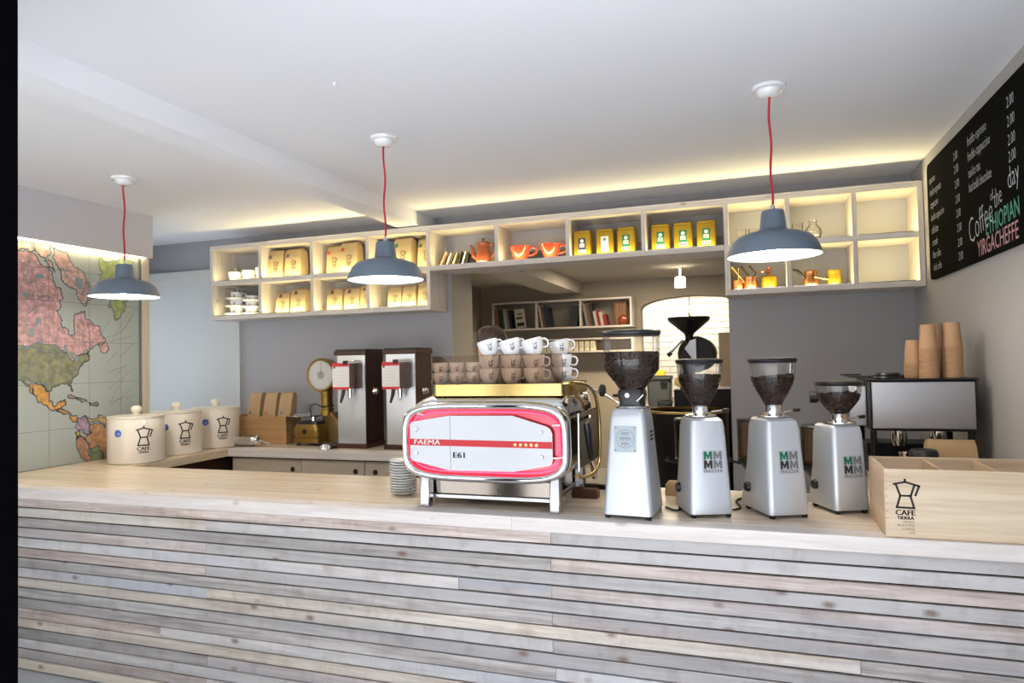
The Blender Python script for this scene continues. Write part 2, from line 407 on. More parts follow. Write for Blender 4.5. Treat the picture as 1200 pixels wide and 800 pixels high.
m_green = mat('green_print', (0.0, 0.13, 0.07), 0.5)
m_navy = mat('navy_print', (0.015, 0.03, 0.10), 0.5)
m_blue = mat('blue_sticker', (0.07, 0.16, 0.55), 0.45, var=0.5, vscale=60)
m_lampgrey = mat('blue_grey_enamel', (0.13, 0.17, 0.22), 0.38)
m_lampin = mat('white_enamel_inside', (0.90, 0.89, 0.87), 0.4)
m_cord = mat('red_fabric_cord', (0.45, 0.012, 0.035), 0.8)
m_bulb = mat('lit_bulb', (1, 0.95, 0.85), 0.3, emit=(1.0, 0.92, 0.78), estr=40)
m_led = mat('led_strip', (1, 0.9, 0.6), 0.4, emit=(1.0, 0.82, 0.48), estr=6)
m_redglow = mat('red_neon', (0.8, 0.02, 0.08), 0.4, emit=(1.0, 0.03, 0.07), estr=3.0)
m_panel = mat('white_glass_panel', (0.68, 0.70, 0.74), 0.25)
m_bean = mat('roasted_bean', (0.040, 0.014, 0.007), 0.5, var=0.6, vscale=40)
m_beanfill = mat('roasted_bean_mass', (0.022, 0.010, 0.006), 0.6)
m_glass = thin_glass('clear_glass', (0.97, 0.97, 0.96), 0.11)
m_smoke = thin_glass('smoked_plastic', (0.62, 0.50, 0.38), 0.14)
m_acrylic = thin_glass('brown_acrylic', (0.68, 0.55, 0.45), 0.10)
m_hair = mat('dark_brown_hair', (0.030, 0.014, 0.008), 0.55, bump=0.8, bscale=90)
m_skin = mat('skin', (0.62, 0.34, 0.22), 0.5)
m_shirt = mat('dark_shirt', (0.05, 0.05, 0.06), 0.85)
m_trouser = mat('dark_trousers', (0.03, 0.035, 0.05), 0.85)
m_chalk = mat('chalk_white', (0.62, 0.64, 0.66), 0.9)
m_chalkg = mat('chalk_green', (0.12, 0.42, 0.30), 0.9)
m_chalkp = mat('chalk_pink', (0.62, 0.33, 0.36), 0.9)
m_board = mat('chalkboard_black', (0.004, 0.0038, 0.0034), 0.9, var=0.3, vscale=4, spec=0.04)
m_mapsea = mat('map_sea', (0.36, 0.40, 0.38), 0.6, var=0.04, vscale=3)
m_binbag = mat('grey_bin_plastic', (0.10, 0.11, 0.11), 0.5)
m_yellow = mat('yellow_plastic', (0.80, 0.55, 0.05), 0.5)
m_darkbrown = mat('dark_brown_bristle', (0.10, 0.04, 0.02), 0.8, bump=0.6, bscale=120)
m_label = mat('steel_badge', (0.36, 0.43, 0.48), 0.3, 0.6)
m_screen = mat('tan_partition', (0.36, 0.29, 0.22), 0.8)
# ------------------------------------------------------------------ setting
ZF, ZC, ZT = -0.02, 2.849, 0.988          # floor, ceiling, counter top
XL, XR, YB, YS = -4.50, 1.065, 5.183, 4.862  # left map wall, right wall, back wall, shelf front
fl = struct('floor', add_box(-6.2, 1.4, 0.2, 9.6, ZF-0.1, ZF), m_floor)
# floor slabs in front of the bar with open joints
tile_me = None
for ix in range(10):
    for iy in range(3):
        x0 = -4.45 + ix*0.55; y0 = 1.06 + iy*0.552
        o = finish('tile', add_box(0.004, 0.546, 0.004, 0.546, 0, 0.008), m_floor, fl, link=True) if tile_me is None else bpy.data.objects.new('tile', tile_me)
        if tile_me is None: tile_me = o.data
        else: COL.objects.link(o); o.parent = fl
        o.location = (x0, y0, ZF)
ZF2 = ZF + 0.008
struct('ceiling', add_box(-6.2, 1.4, 0.95, YB+0.45, ZC, ZC+0.15), m_ceiling)
struct('trim_1', add_box(-2.64, -2.455, 0.95, YB, 2.736, ZC), m_ceiling)      # ceiling beam
wl = struct('wall_left', add_box(XL-0.14, XL, 0.95, 4.165, ZF, ZC), m_wall)
struct('trim_2', add_box(XL, XL+0.07, 0.95, 4.165, 2.515, ZC), m_fascia)      # fascia hiding the map light
struct('wall_left_recess', MB().box(-5.95, -5.80, 4.02, 4.24, ZF, ZC).box(-5.95, -5.80, 5.08, YB+0.45, ZF, ZC).box(-5.95, -5.80, 4.24, 5.08, ZF, 0.9).box(-5.95, -5.80, 4.24, 5.08, 2.45, ZC), m_wall)
w2 = struct('window_2', MB().box(-5.90, -5.85, 4.24, 4.29, 0.9, 2.45).box(-5.90, -5.85, 5.03, 5.08, 0.9, 2.45).box(-5.90, -5.85, 4.29, 5.03, 0.9, 0.95).box(-5.90, -5.85, 4.29, 5.03, 2.40, 2.45), m_ceiling)  # unseen window, added to bring daylight into the recess
struct('window_pane', add_box(-5.878, -5.872, 4.29, 5.03, 0.95, 2.40), m_glass, w2)
struct('wall_recess_front', add_box(-5.80, XL-0.14, 4.02, 4.16, ZF, ZC), m_wall)
struct('wall_right', add_box(XR, XR+0.15, 0.95, YB+0.45, ZF, ZC), m_wallr)
struct('wall_back', MB().box(-5.95, -2.319, YB, YB+0.45, ZF, ZC).box(-0.125, XR+0.15, YB, YB+0.45, ZF, ZC).box(-2.319, -0.125, YB, YB+0.45, 2.52, ZC), m_wall)
struct('trim_3', add_box(-2.3195, -2.314, YB+0.004, YB+0.45, ZF, 2.519), m_jamb)   # plaster on the left jamb of the opening
struct('trim_4', add_box(-5.80, -4.459, YB-0.022, YB, ZF, 2.445), m_pale)       # panel beside the map wall, daylight put into its pale paint
struct('trim_5', add_box(-5.80, -4.459, YB-0.05, YB, 2.445, 2.565), m_lintel)    # lintel over it
# kitchen behind the opening
YK = 7.6
struct('wall_kitchen_left', add_box(-3.12, -3.0, YB+0.45, YK+0.2, ZF, 2.6), m_kwall)
struct('wall_kitchen_right', add_box(XR, XR+0.15, YB+0.45, 9.5, ZF, 2.6), m_kwall)
arch = [(-3.0, ZF), (-1.115, ZF), (-1.115, 2.185)] + [(-0.56 + 0.555*math.cos(a), 2.185 + 0.13*math.sin(a)) for a in [PI*(1-k/16) for k in range(1, 16)]] + [(-0.005, 2.185), (-0.005, ZF), (XR, ZF), (XR, 2.6), (-3.0, 2.6)]
struct('wall_kitchen_back', MB().prism(arch, lambda x, z: (x, YK, z), lambda x, z: (x, YK+0.2, z)), m_kwall)
struct('ceiling_kitchen', add_box(-3.12, XR+0.15, YB+0.45, YK+0.2, 2.52, 2.62), m_kceil)
struct('trim_6', add_box(-2.085, -1.765, YB+0.012, YK, 2.385, 2.519), m_kceil)    # kitchen ceiling beam
struct('baseboard_kitchen', add_box(-3.0, -1.115, YK-0.015, YK, ZF, 0.42), m_kceil)
struct('door_1', MB().box(-2.985, -2.94, 6.6, 6.68, ZF, 2.05).box(-3.0, -2.95, 6.68, 7.3, ZF, 1.98), m_jamb)
# back room seen through the arch
bw = struct('wall_back_room', add_box(-2.6, XR, 9.30, 9.5, ZF, 2.75), m_mortar)
struct('wall_back_room_left', add_box(-2.75, -2.6, YK+0.2, 9.5, ZF, 2.75), m_brick)
struct('ceiling_back_room', add_box(-2.75, XR+0.15, YK+0.2, 9.5, 2.62, 2.75), m_ceiling)
bme = None
for r in range(17):
    for c in range(9):
        x0 = -1.72 + c*0.245 + (0.122 if r % 2 else 0); z0 = 1.12 + r*0.082
        if bme is None:
            o = finish('brick', add_box(0, 0.236, -0.014, 0, 0, 0.074), m_brick, bw); bme = o.data
        else:
            o = bpy.data.objects.new('brick', bme); COL.objects.link(o); o.parent = bw
        o.location = (x0, 9.30 + random.uniform(-0.002, 0.002), z0)
struct('wall_partition', add_box(-0.33, XR, 8.5, 8.56, ZF, 1.93), m_screen)

# shopfront post at the left edge of the view
t = struct('door_2', add_box(-1.80, -1.565, 1.02, 1.10, ZF2, 2.846), m_black_frame, bevel=0.004)
struct('door_frame', add_box(-1.70, -1.66, 1.005, 1.0198, ZF2, 2.84), m_black_frame, t)
struct('door_gasket', add_box(-1.60, -1.585, 1.008, 1.0198, ZF2, 2.84), mat('dark_teal_gasket', (0.0, 0.02, 0.025), 0.4), t)

# shopfront wall, street and the facade across the street (they light the room and show in its chrome)
struct('wall_front', MB().box(-5.95, -4.30, 0.98, 1.10, ZF, ZC).box(-4.30, -1.80, 0.98, 1.10, ZF, 0.40).box(-4.30, XR+0.15, 0.98, 1.10, 2.62, ZC).box(XR-0.05, XR+0.15, 0.98, 1.0995, ZF, 2.62), m_black_frame)
w1 = struct('window_1', MB().box(-4.30, -4.25, 1.0, 1.08, 0.40, 2.62).box(-3.07, -3.03, 1.0, 1.08, 0.40, 2.62).box(-4.25, -1.80, 1.0, 1.08, 0.40, 0.44).box(-4.25, -1.80, 1.0, 1.08, 2.58, 2.62), m_black_frame)
struct('window_pane', MB().box(-4.25, -3.07, 1.037, 1.043, 0.44, 2.58), m_glass, w1)
struct('window_pane', MB().box(-3.03, -1.80, 1.037, 1.043, 0.44, 2.58), m_glass, w1)
struct('street', add_box(-22, 22, -13, 0.2, -0.22, ZF-0.03), mat('street_paving', (0.58, 0.58, 0.58), 0.9, var=0.10, vscale=1.2))
fo = struct('wall_opposite', add_box(-22, 22, -10.5, -10.0, -0.1, 11.0), mat('facade_plaster', (0.22, 0.21, 0.20), 0.9, var=0.06, vscale=0.5))
for k in range(9):
    for z0 in (0.6, 4.0):
        struct('window_far', add_box(-20 + k*4.8, -18.2 + k*4.8, -10.0, -9.96, z0, z0+2.0), m_carcass, fo)

# ------------------------------------------------------------------ map on the left wall
mp_t = thing('wall_map', 'large printed wall map of the Americas in pink, olive and orange on the left wall', 'map', (XL, 2.9, 0.99))
part('map_sheet', add_box(XL, XL+0.008, 1.2, 4.085, 0.992, 2.50), m_mapsea, mp_t, world=True)
part('frame_strip', MB().box(XL, XL+0.022, 4.087, 4.10, 0.992, 2.50), m_greyink, mp_t, world=True)
part('edge_batten', MB().box(XL, XL+0.03, 4.10, 4.165, 0.992, 2.515), m_frameoak, mp_t, world=True)
LANDS = {
 'canada':[(2.759,2.337),(2.928,2.378),(3.139,2.412),(3.267,2.422),(3.308,2.361),(3.36,2.337),(3.387,2.258),(3.445,2.213),(3.461,2.151),(3.413,2.055),(3.445,1.964),(3.489,1.934),(3.522,1.889),(3.549,1.937),(3.572,2.044),(3.626,2.068),(3.684,1.985),(3.757,1.9),(3.781,1.835),(3.708,1.823),(3.66,1.779),(3.59,1.747),(3.544,1.715),(3.511,1.767),(3.434,1.767),(3.139,1.781),(2.76,1.796)],
 'baffin':[(3.388,2.489),(3.468,2.465),(3.535,2.39),(3.61,2.35),(3.662,2.265),(3.685,2.159),(3.642,2.108),(3.573,2.15),(3.523,2.22),(3.483,2.247),(3.446,2.285),(3.409,2.374)],
 'ellesmere':[(3.267,2.511),(3.36,2.518),(3.375,2.462),(3.329,2.403),(3.283,2.433)],
 'island_b':[(3.329,2.39),(3.383,2.385),(3.405,2.322),(3.371,2.347)],
 'newf':[(3.732,1.834),(3.793,1.846),(3.818,1.787),(3.768,1.769)],
 'isles':[(2.858,2.446),(3.148,2.488),(3.243,2.495),(3.263,2.446),(3.227,2.437),(3.152,2.434),(2.858,2.396)],
 'usa':[(2.76,1.823),(3.139,1.812),(3.434,1.802),(3.504,1.767),(3.54,1.709),(3.613,1.751),(3.655,1.772),(3.66,1.742),(3.613,1.693),(3.578,1.641),(3.555,1.599),(3.521,1.558),(3.532,1.495),(3.517,1.506),(3.494,1.542),(3.433,1.541),(3.38,1.533),(3.365,1.503),(3.327,1.545),(3.266,1.567),(3.206,1.589),(3.036,1.61),(2.928,1.654),(2.76,1.728)],
 'mexico':[(3.177,1.586),(3.266,1.563),(3.327,1.541),(3.361,1.499),(3.358,1.443),(3.401,1.399),(3.433,1.428),(3.476,1.44),(3.481,1.404),(3.444,1.384),(3.39,1.37),(3.327,1.414),(3.276,1.478),(3.246,1.538),(3.25,1.489),(3.236,1.499),(3.197,1.56)],
 'camerica':[(3.444,1.384),(3.487,1.362),(3.52,1.328),(3.57,1.297),(3.561,1.279),(3.509,1.308),(3.454,1.35),(3.411,1.37)],
 'cuba':[(3.494,1.468),(3.566,1.453),(3.64,1.415),(3.57,1.43)],
 'hisp':[(3.658,1.411),(3.73,1.398),(3.718,1.377),(3.663,1.39)],
 'colombia':[(3.57,1.297),(3.623,1.32),(3.658,1.27),(3.677,1.187),(3.623,1.188),(3.577,1.218)],
 'venez':[(3.628,1.32),(3.73,1.316),(3.808,1.278),(3.778,1.231),(3.663,1.265)],
 'brazil':[(3.663,1.252),(3.778,1.228),(3.866,1.233),(4.036,1.148),(4.035,0.896),(3.704,0.979),(3.765,0.992),(3.753,1.048),(3.657,1.082),(3.622,1.161),(3.677,1.187)],
 'ecuador':[(3.549,1.2),(3.583,1.213),(3.602,1.173),(3.565,1.156)],
 'peru':[(3.554,1.162),(3.602,1.169),(3.657,1.082),(3.669,0.978),(3.638,0.988),(3.583,1.049)],
 'bolivia':[(3.657,1.082),(3.753,1.048),(3.765,0.992),(3.681,0.989)],
 'greenland':[(3.754,2.469),(4.039,2.471),(4.022,2.301),(3.941,2.156),(3.909,2.029),(3.883,2.012),(3.82,2.103),(3.783,2.255),(3.771,2.365)],
}
def landmat(name, c):
    m, nt, b = new_mat(name); N = nt.nodes; L = nt.links
    tc = N.new('ShaderNodeTexCoord'); n1 = N.new('ShaderNodeTexNoise'); n1.inputs['Scale'].default_value = 9; n1.inputs['Detail'].default_value = 6
    L.new(tc.outputs['Object'], n1.inputs['Vector'])
    mp = N.new('ShaderNodeVectorMath'); mp.operation = 'MULTIPLY_ADD'; mp.inputs[1].default_value = (0.3, 0.3, 0.3)
    L.new(n1.outputs['Color'], mp.inputs[0]); L.new(tc.outputs['Object'], mp.inputs[2])
    vo = N.new('ShaderNodeTexVoronoi'); vo.feature = 'DISTANCE_TO_EDGE'; vo.inputs['Scale'].default_value = 15; L.new(mp.outputs[0], vo.inputs['Vector'])
    r = N.new('ShaderNodeValToRGB'); r.color_ramp.elements[0].color = (1, 1, 1, 1); r.color_ramp.elements[1].color = (0, 0, 0, 1); r.color_ramp.elements[0].position = 0.02; r.color_ramp.elements[1].position = 0.07
    L.new(vo.outputs['Distance'], r.inputs[0])
    n2 = N.new('ShaderNodeTexNoise'); n2.inputs['Scale'].default_value = 26; n2.inputs['Detail'].default_value = 5; L.new(tc.outputs['Object'], n2.inputs['Vector'])
    r2 = N.new('ShaderNodeValToRGB'); r2.color_ramp.elements[0].position = 0.35; r2.color_ramp.elements[1].position = 0.70
    r2.color_ramp.elements[0].color = (*[v*0.62 for v in c], 1); r2.color_ramp.elements[1].color = (*[min(1, v*1.12) for v in c], 1); L.new(n2.outputs['Fac'], r2.inputs[0])
    mx = N.new('ShaderNodeMix'); mx.data_type = 'RGBA'; mx.inputs[7].default_value = (0.17, 0.20, 0.22, 1)
    m2 = N.new('ShaderNodeMath'); m2.operation = 'MULTIPLY'; m2.inputs[1].default_value = 0.42; L.new(r.outputs[0], m2.inputs[0])
    L.new(m2.outputs[0], mx.inputs[0]); L.new(r2.outputs[0], mx.inputs[6]); L.new(mx.outputs[2], b.inputs['Base Color']); b.inputs['Roughness'].default_value = 0.6
    return m
LC = {'canada': (0.62, 0.36, 0.36), 'baffin': (0.62, 0.40, 0.36), 'newf': (0.62, 0.36, 0.36), 'isles': (0.62, 0.42, 0.36), 'ellesmere': (0.62, 0.42, 0.36), 'island_b': (0.62, 0.38, 0.36), 'usa': (0.27, 0.265, 0.15),
      'mexico': (0.66, 0.34, 0.08), 'camerica': (0.60, 0.34, 0.10), 'cuba': (0.50, 0.30, 0.22), 'hisp': (0.34, 0.36, 0.18), 'colombia': (0.42, 0.30, 0.42),
      'venez': (0.62, 0.44, 0.16), 'brazil': (0.60, 0.33, 0.17), 'ecuador': (0.66, 0.48, 0.10), 'peru': (0.56, 0.30, 0.18), 'bolivia': (0.28, 0.36, 0.18), 'greenland': (0.36, 0.44, 0.16)}
LN = dict(canada='pink_land', baffin='pink_island', newf='small_pink_island', isles='arctic_islands', ellesmere='northern_island', island_b='narrow_island', usa='olive_land', mexico='orange_land', camerica='isthmus', cuba='long_island',
          hisp='green_island', colombia='purple_land', venez='yellow_land', brazil='tan_land', ecuador='yellow_country', peru='brown_land', bolivia='green_land', greenland='greenland')
def coast(poly, amp, n=3):
    p = [Vector(q) for q in poly]
    for _ in range(n):
        q = []
        for i in range(len(p)):
            a, b = p[i], p[(i+1) % len(p)]; d = b - a
            q += [a, (a+b)/2 + Vector((-d.y, d.x)).normalized()*min(d.length, 0.11)*random.uniform(-amp, amp)]
        p = q
    return p
LM = {}
random.seed(11)
coasts = MB()
for k, poly in LANDS.items():
    p = coast(poly, 0.30)
    key = tuple(LC[k])
    if key not in LM: LM[key] = landmat('map_' + LN[k], LC[k])
    h = 0.0002 + 0.00005*len(LM)
    xx = XL + 0.008
    mb = MB().prism([(q.x, q.y) for q in p], lambda y, z: (xx, y, z), lambda y, z: (xx+h, y, z))
    part(LN[k], mb, LM[key], mp_t, world=True)
    g = lines2d([((p[i].x, p[i].y), (p[(i+1) % len(p)].x, p[(i+1) % len(p)].y)) for i in range(len(p))], 0.006)
    put2d(coasts, g, lambda a, b: (xx+h+0.0003, a, b))
part('coast_lines', coasts, mat('map_coast_blue', (0.10, 0.15, 0.20), 0.6), mp_t, world=True)
m_lake = mat('map_lake', (0.22, 0.28, 0.30), 0.6)
riv = MB(); random.seed(5)
def inside(x, y, poly):
    r = False; j = len(poly)-1
    for i in range(len(poly)):
        if (poly[i][1] > y) != (poly[j][1] > y) and x < (poly[j][0]-poly[i][0])*(y-poly[i][1])/(poly[j][1]-poly[i][1])+poly[i][0]: r = not r
        j = i
    return r
for k, cnt in (('canada', 46), ('usa', 26), ('brazil', 12), ('baffin', 8)):
    P = LANDS[k]; xs = [q[0] for q in P]; ys = [q[1] for q in P]; n = 0
    while n < cnt:
        x, y = random.uniform(max(3.0, min(xs)), min(4.05, max(xs))), random.uniform(min(ys), max(ys))
        if not inside(x, y, P): continue
        n += 1; a = random.uniform(0, 6.28); pts = [(x, y)]
        for _ in range(7):
            a += random.uniform(-0.9, 0.9); x += 0.022*math.cos(a); y += 0.022*math.sin(a)
            if inside(x, y, P): pts.append((x, y))
        if len(pts) > 1: put2d(riv, lines2d(list(zip(pts[:-1], pts[1:])), 0.0035), lambda a_, b_: (XL+0.0095, a_, b_))
part('river_lines', riv, mat('map_river_blue', (0.16, 0.20, 0.24), 0.6), mp_t, world=True)['kind'] = 'stuff'
for cx, cy, rx, ry in ((3.475, 1.80, 0.012, 0.03), (3.515, 1.765, 0.03, 0.012), (3.56, 1.725, 0.02, 0.02), (3.30, 2.28, 0.03, 0.015), (3.28, 1.98, 0.016, 0.03), (3.58, 2.26, 0.035, 0.05), (3.2, 2.15, 0.03, 0.012), (3.24, 1.90, 0.02, 0.03)):
    ring = [(cx + rx*math.cos(a*PI/7)*random.uniform(.7, 1.2), cy + ry*math.sin(a*PI/7)*random.uniform(.7, 1.2)) for a in range(14)]
    part('lake', MB().prism(ring, lambda y, z: (XL+0.0098, y, z), lambda y, z: (XL+0.0101, y, z)), m_lake, mp_t, world=True)
gl = MB()
gs = [((y, 0.4), (y, 2.48)) for y in (1.5, 1.9, 2.3, 2.7, 3.05, 3.36, 3.66, 3.92)] + [((1.2, z), (4.08, z)) for z in (0.62, 0.93, 1.24, 1.55, 1.84, 2.12, 2.34)]
put2d(gl, lines2d(gs, 0.003), lambda a, b: (XL+0.0086, a, b))
random.seed(3); rs = []
for _ in range(26):
    y, z = random.uniform(3.75, 4.0), random.uniform(1.35, 2.0); L = random.uniform(0.05, 0.25); a = random.uniform(0.2, 1.0)
    y2, z2 = y + L*math.cos(a), z + L*math.sin(a)
    if y2 < 4.07: rs.append(((y, z), (y2, z2)))
put2d(gl, lines2d(rs, 0.003), lambda a, b: (XL+0.0087, a, b))
part('grid_lines', gl, mat('map_line_grey', (0.17, 0.19, 0.19), 0.7), mp_t, world=True)
t = thing('light_strip', 'thin warm light strip under the fascia along the top of the wall map', 'light', (XL+0.035, 2.9, 2.505))
part('strip_housing', add_box(XL+0.024, XL+0.046, 1.2, 4.12, 2.506, 2.5145), m_led, t, world=True)
lamp('map_strip_light', 'AREA', (0, -0.2, -0.004), 1.1, (1.0, 0.86, 0.50), parent=t, size=2.6, size_y=0.015, direction=(-0.35, 0, -1))
bpy.data.objects['map_strip_light'].rotation_euler = Vector((-0.35, 0, -1)).to_track_quat('-Z', 'X').to_euler()
bpy.data.lights['map_strip_light'].size, bpy.data.lights['map_strip_light'].size_y = 0.015, 2.6
bpy.data.objects['map_strip_light'].rotation_euler = (0, math.radians(19), 0)

# ------------------------------------------------------------------ bar counter front
random.seed(21)
bc = thing('bar_counter', 'long front bar clad in whitewashed horizontal timber slats', 'counter', (-1.72, 3.1, ZF2))
part('carcass', MB().box(XL+0.005, XR-0.004, 2.775, 2.80, ZF2, 0.925).box(XL+0.005, XR-0.004, 3.44, 3.46, ZF2, 0.925), m_carcass, bc, world=True)
JO = {0: [-0.80], 1: [-2.6], 2: [-0.80], 3: [-2.6], 4: [-1.22, -0.80], 5: [-2.6], 6: [-0.80], 7: [-2.6, 0.35], 8: [-0.80], 9: [-2.6], 10: [-0.79], 11: [-2.9], 12: [-0.80], 13: [-2.6], 14: [-1.7], 15: [-2.6, -0.6]}
ORD = [1, 2, 0, 1, 4, 1, 0, 4, 2, 3, 0, 1, 2, 0, 4, 1, 3]
pitch = 0.056
for r in range(16):
    zt = 0.930 - r*pitch; xs = [XL+0.006] + JO[r] + [XR-0.004]
    for k in range(len(xs)-1):
        pr = random.uniform(0, 0.006); h = pitch - random.uniform(0.0055, 0.0085)
        x0, x1 = xs[k] + 0.0006, xs[k+1] - 0.0006
        mm = SLATS[(ORD[r] + (k*random.choice((1, 2, 3)))) % 5]
        o = finish('slat', add_box(x0, x1, 2.753+pr, 2.7745, zt-h, zt), mm, bc, bevel=0.0015, off=bc.location)
part('skirting', add_box(XL+0.006, XR-0.004, 2.742, 2.7745, ZF2, 0.0335), m_skirt, bc, world=True, bevel=0.002, label='pale pine skirting board along the foot of the bar')
wt = thing('worktop', 'long pale pine plank worktop on the front bar', 'worktop', (-1.72, 3.14, 0.930))
ys = [2.741, 2.84, 2.98, 3.12, 3.26, 3.40, 3.533]
for k in range(6):
    xs = [XL+0.004, (-0.965, -3.2, -1.9, -0.4, -2.8, -1.3)[k], XR-0.003]
    for j in range(2):
        finish('plank', add_box(xs[j]+0.0004, xs[j+1]-0.0004, ys[k]+(0.0004 if k else 0), ys[k+1]-0.0004, 0.931, ZT), m_edge if k == 0 else m_top, wt, bevel=0.0015, off=wt.location)
la = thing('side_worktop', 'pine worktop arm running back along the map wall under the white canisters', 'worktop', (-4.22, 4.3, 0.930))
for k in range(4):
    x0 = XL+0.004 + k*0.1365
    finish('plank', add_box(x0+0.0004, x0+0.136, 3.5345, YB-0.06, 0.931, ZT), m_topside, la, bevel=0.0015, off=la.location)
part('shade_block', add_box(XL+0.004, -4.04, 3.56, 5.10, ZF2, 0.930), m_carcass, la, world=True, label='dark block standing in for the shade under the worktop arm')  # added dark block gives the shade under the arm
ra = thing('return_worktop', 'pine worktop return along the right wall under the black machine', 'worktop', (0.75, 3.9, 0.930))
for k in range(4):
    x0 = 0.48 + k*0.145
    finish('plank', add_box(x0+0.0004, x0+0.1445, 3.5345, 4.55, 0.931, ZT), m_topside, ra, bevel=0.0015, off=ra.location)
part('leg_panel', add_box(0.50, 0.53, 3.55, 4.50, ZF2, 0.930), m_drawer, ra, world=True)
bk = thing('back_cabinet', 'low birch drawer cabinet with round finger holes below the back worktop', 'cabinet', (-3.1, 4.8, ZF2))
part('carcass', add_box(-3.94, -2.33, 4.485, YB-0.004, ZF2, 0.925), m_carcass, bk, world=True)
xd = [-3.935, -3.28, -2.72, -2.335]
for k in range(3):
    x0, x1 = xd[k]+0.004, xd[k+1]-0.004
    d = finish('drawer', add_box(x0, x1, 4.462, 4.484, 0.74, 0.918), m_drawer, bk, bevel=0.001, off=bk.location)
    hx = (x1-0.075, x1-0.075, x0+0.085)[k]
    part('finger_hole', MB().lathe([(0.0, -0.001), (0.020, -0.001), (0.020, 0.003), (0, 0.003)], (hx, 4.462, 0.842), 18, Matrix.Rotation(PI/2, 3, 'X')), m_ink, d, world=True)
    part('lower_drawer', add_box(x0, x1, 4.462, 4.484, 0.38, 0.732), m_drawer, bk, world=True, bevel=0.001)
bt = thing('back_worktop', 'pine worktop against the grey back wall under the tall dispensers', 'worktop', (-3.1, 4.8, 0.930))
for k in range(5):
    y0 = 4.432 + k*0.1498
    finish('plank', add_box(-3.952, -2.33, y0+0.0004, y0+0.1494, 0.931, ZT), m_edge if k == 0 else m_top, bt, bevel=0.0015, off=bt.location)

# ------------------------------------------------------------------ wall shelves with light strips
def shelf_unit(name, label, x0, x1, divs, two, yb=YB, left=True, right=True):
    t = thing(name, label, 'shelf', ((x0+x1)/2, yb, 2.06 if two else 2.365))
    zb = 2.06 if two else 2.365
    part('top_board', add_box(x0, x1, YS, yb-0.003, 2.683, 2.720), m_shelf, t, world=True, bevel=0.0015)
    part('lower_board' if two else 'bottom_board', add_box(x0+(0.03 if two else 0), x1-(0.03 if two else 0), YS, yb-0.003, 2.368, 2.405), m_shelf, t, world=True, bevel=0.0015)
    if two: part('bottom_board', add_box(x0, x1, YS, yb-0.003, 2.060, 2.096), m_shelf, t, world=True, bevel=0.0015)
    zs = [(2.405, 2.683)] + ([(2.096, 2.368)] if two else [])
    z0 = 2.096 if two else 2.405
    if left: part('side_panel', add_box(x0, x0+0.03, YS+0.0005, yb-0.003, z0, 2.683), m_shelfv, t, world=True)
    if right: part('side_panel', add_box(x1-0.03, x1, YS+0.0005, yb-0.003, z0, 2.683), m_shelfv, t, world=True)
    for d in divs:
        for a, b in zs: part('divider', add_box(d-0.014, d+0.014, YS+0.0005, yb-0.003, a, b), m_shelfv, t, world=True)
    ed = [x0+0.03] + list(divs) + [x1-0.03]
    for k in range(len(ed)-1):
        for a, b in zs:
            cx, wd = (ed[k]+ed[k+1])/2, ed[k+1]-ed[k]-0.05
            part('light_strip', add_box(cx-wd/2, cx+wd/2, YS+0.014, YS+0.020, a, a+0.006), m_alu, t, world=True)
            lamp('cell_light', 'AREA', (cx - t.location.x, YS+0.026 - t.location.y, a+0.006 - t.location.z), LED_W*(0.45 if cx < -3.98 else 1.0), WARM, parent=t, size=wd, size_y=0.008, direction=(0, 0.5, 0.86))
    return t
LED_W = 1.0
shelf_unit('wall_shelf', 'two-row pine wall shelf of lit compartments holding kraft coffee bags', -4.515, -2.351, [-3.977, -3.449, -2.912], True)
shelf_unit('wall_shelf', 'single-row pine shelf bridging the opening with gold tins and a teapot', -2.350, -0.135, [-1.789, -1.233, -0.678], False, left=False, right=False)
shelf_unit('wall_shelf', 'two-row pine wall shelf of lit compartments beside the chalkboard', -0.134, XR-0.004, [0.272, 0.671], True)
t = thing('light_strip', 'warm light strip lying along the top of the wall shelves facing the room', 'light', (-1.6, YS+0.01, 2.720))
part('strip_housing', add_box(-3.9, XR-0.02, YS+0.004, YS+0.012, 2.7205, 2.727), m_alu, t, world=True)
for a, b in ((-3.9, -2.66), (-2.44, XR-0.03)):
    lamp('shelf_top_light', 'AREA', ((a+b)/2 + 1.6, -0.008, 0.008), 0.55*(b-a), (1.0, 0.86, 0.55), parent=t, size=b-a, size_y=0.012, direction=(0, -1, 0.0))

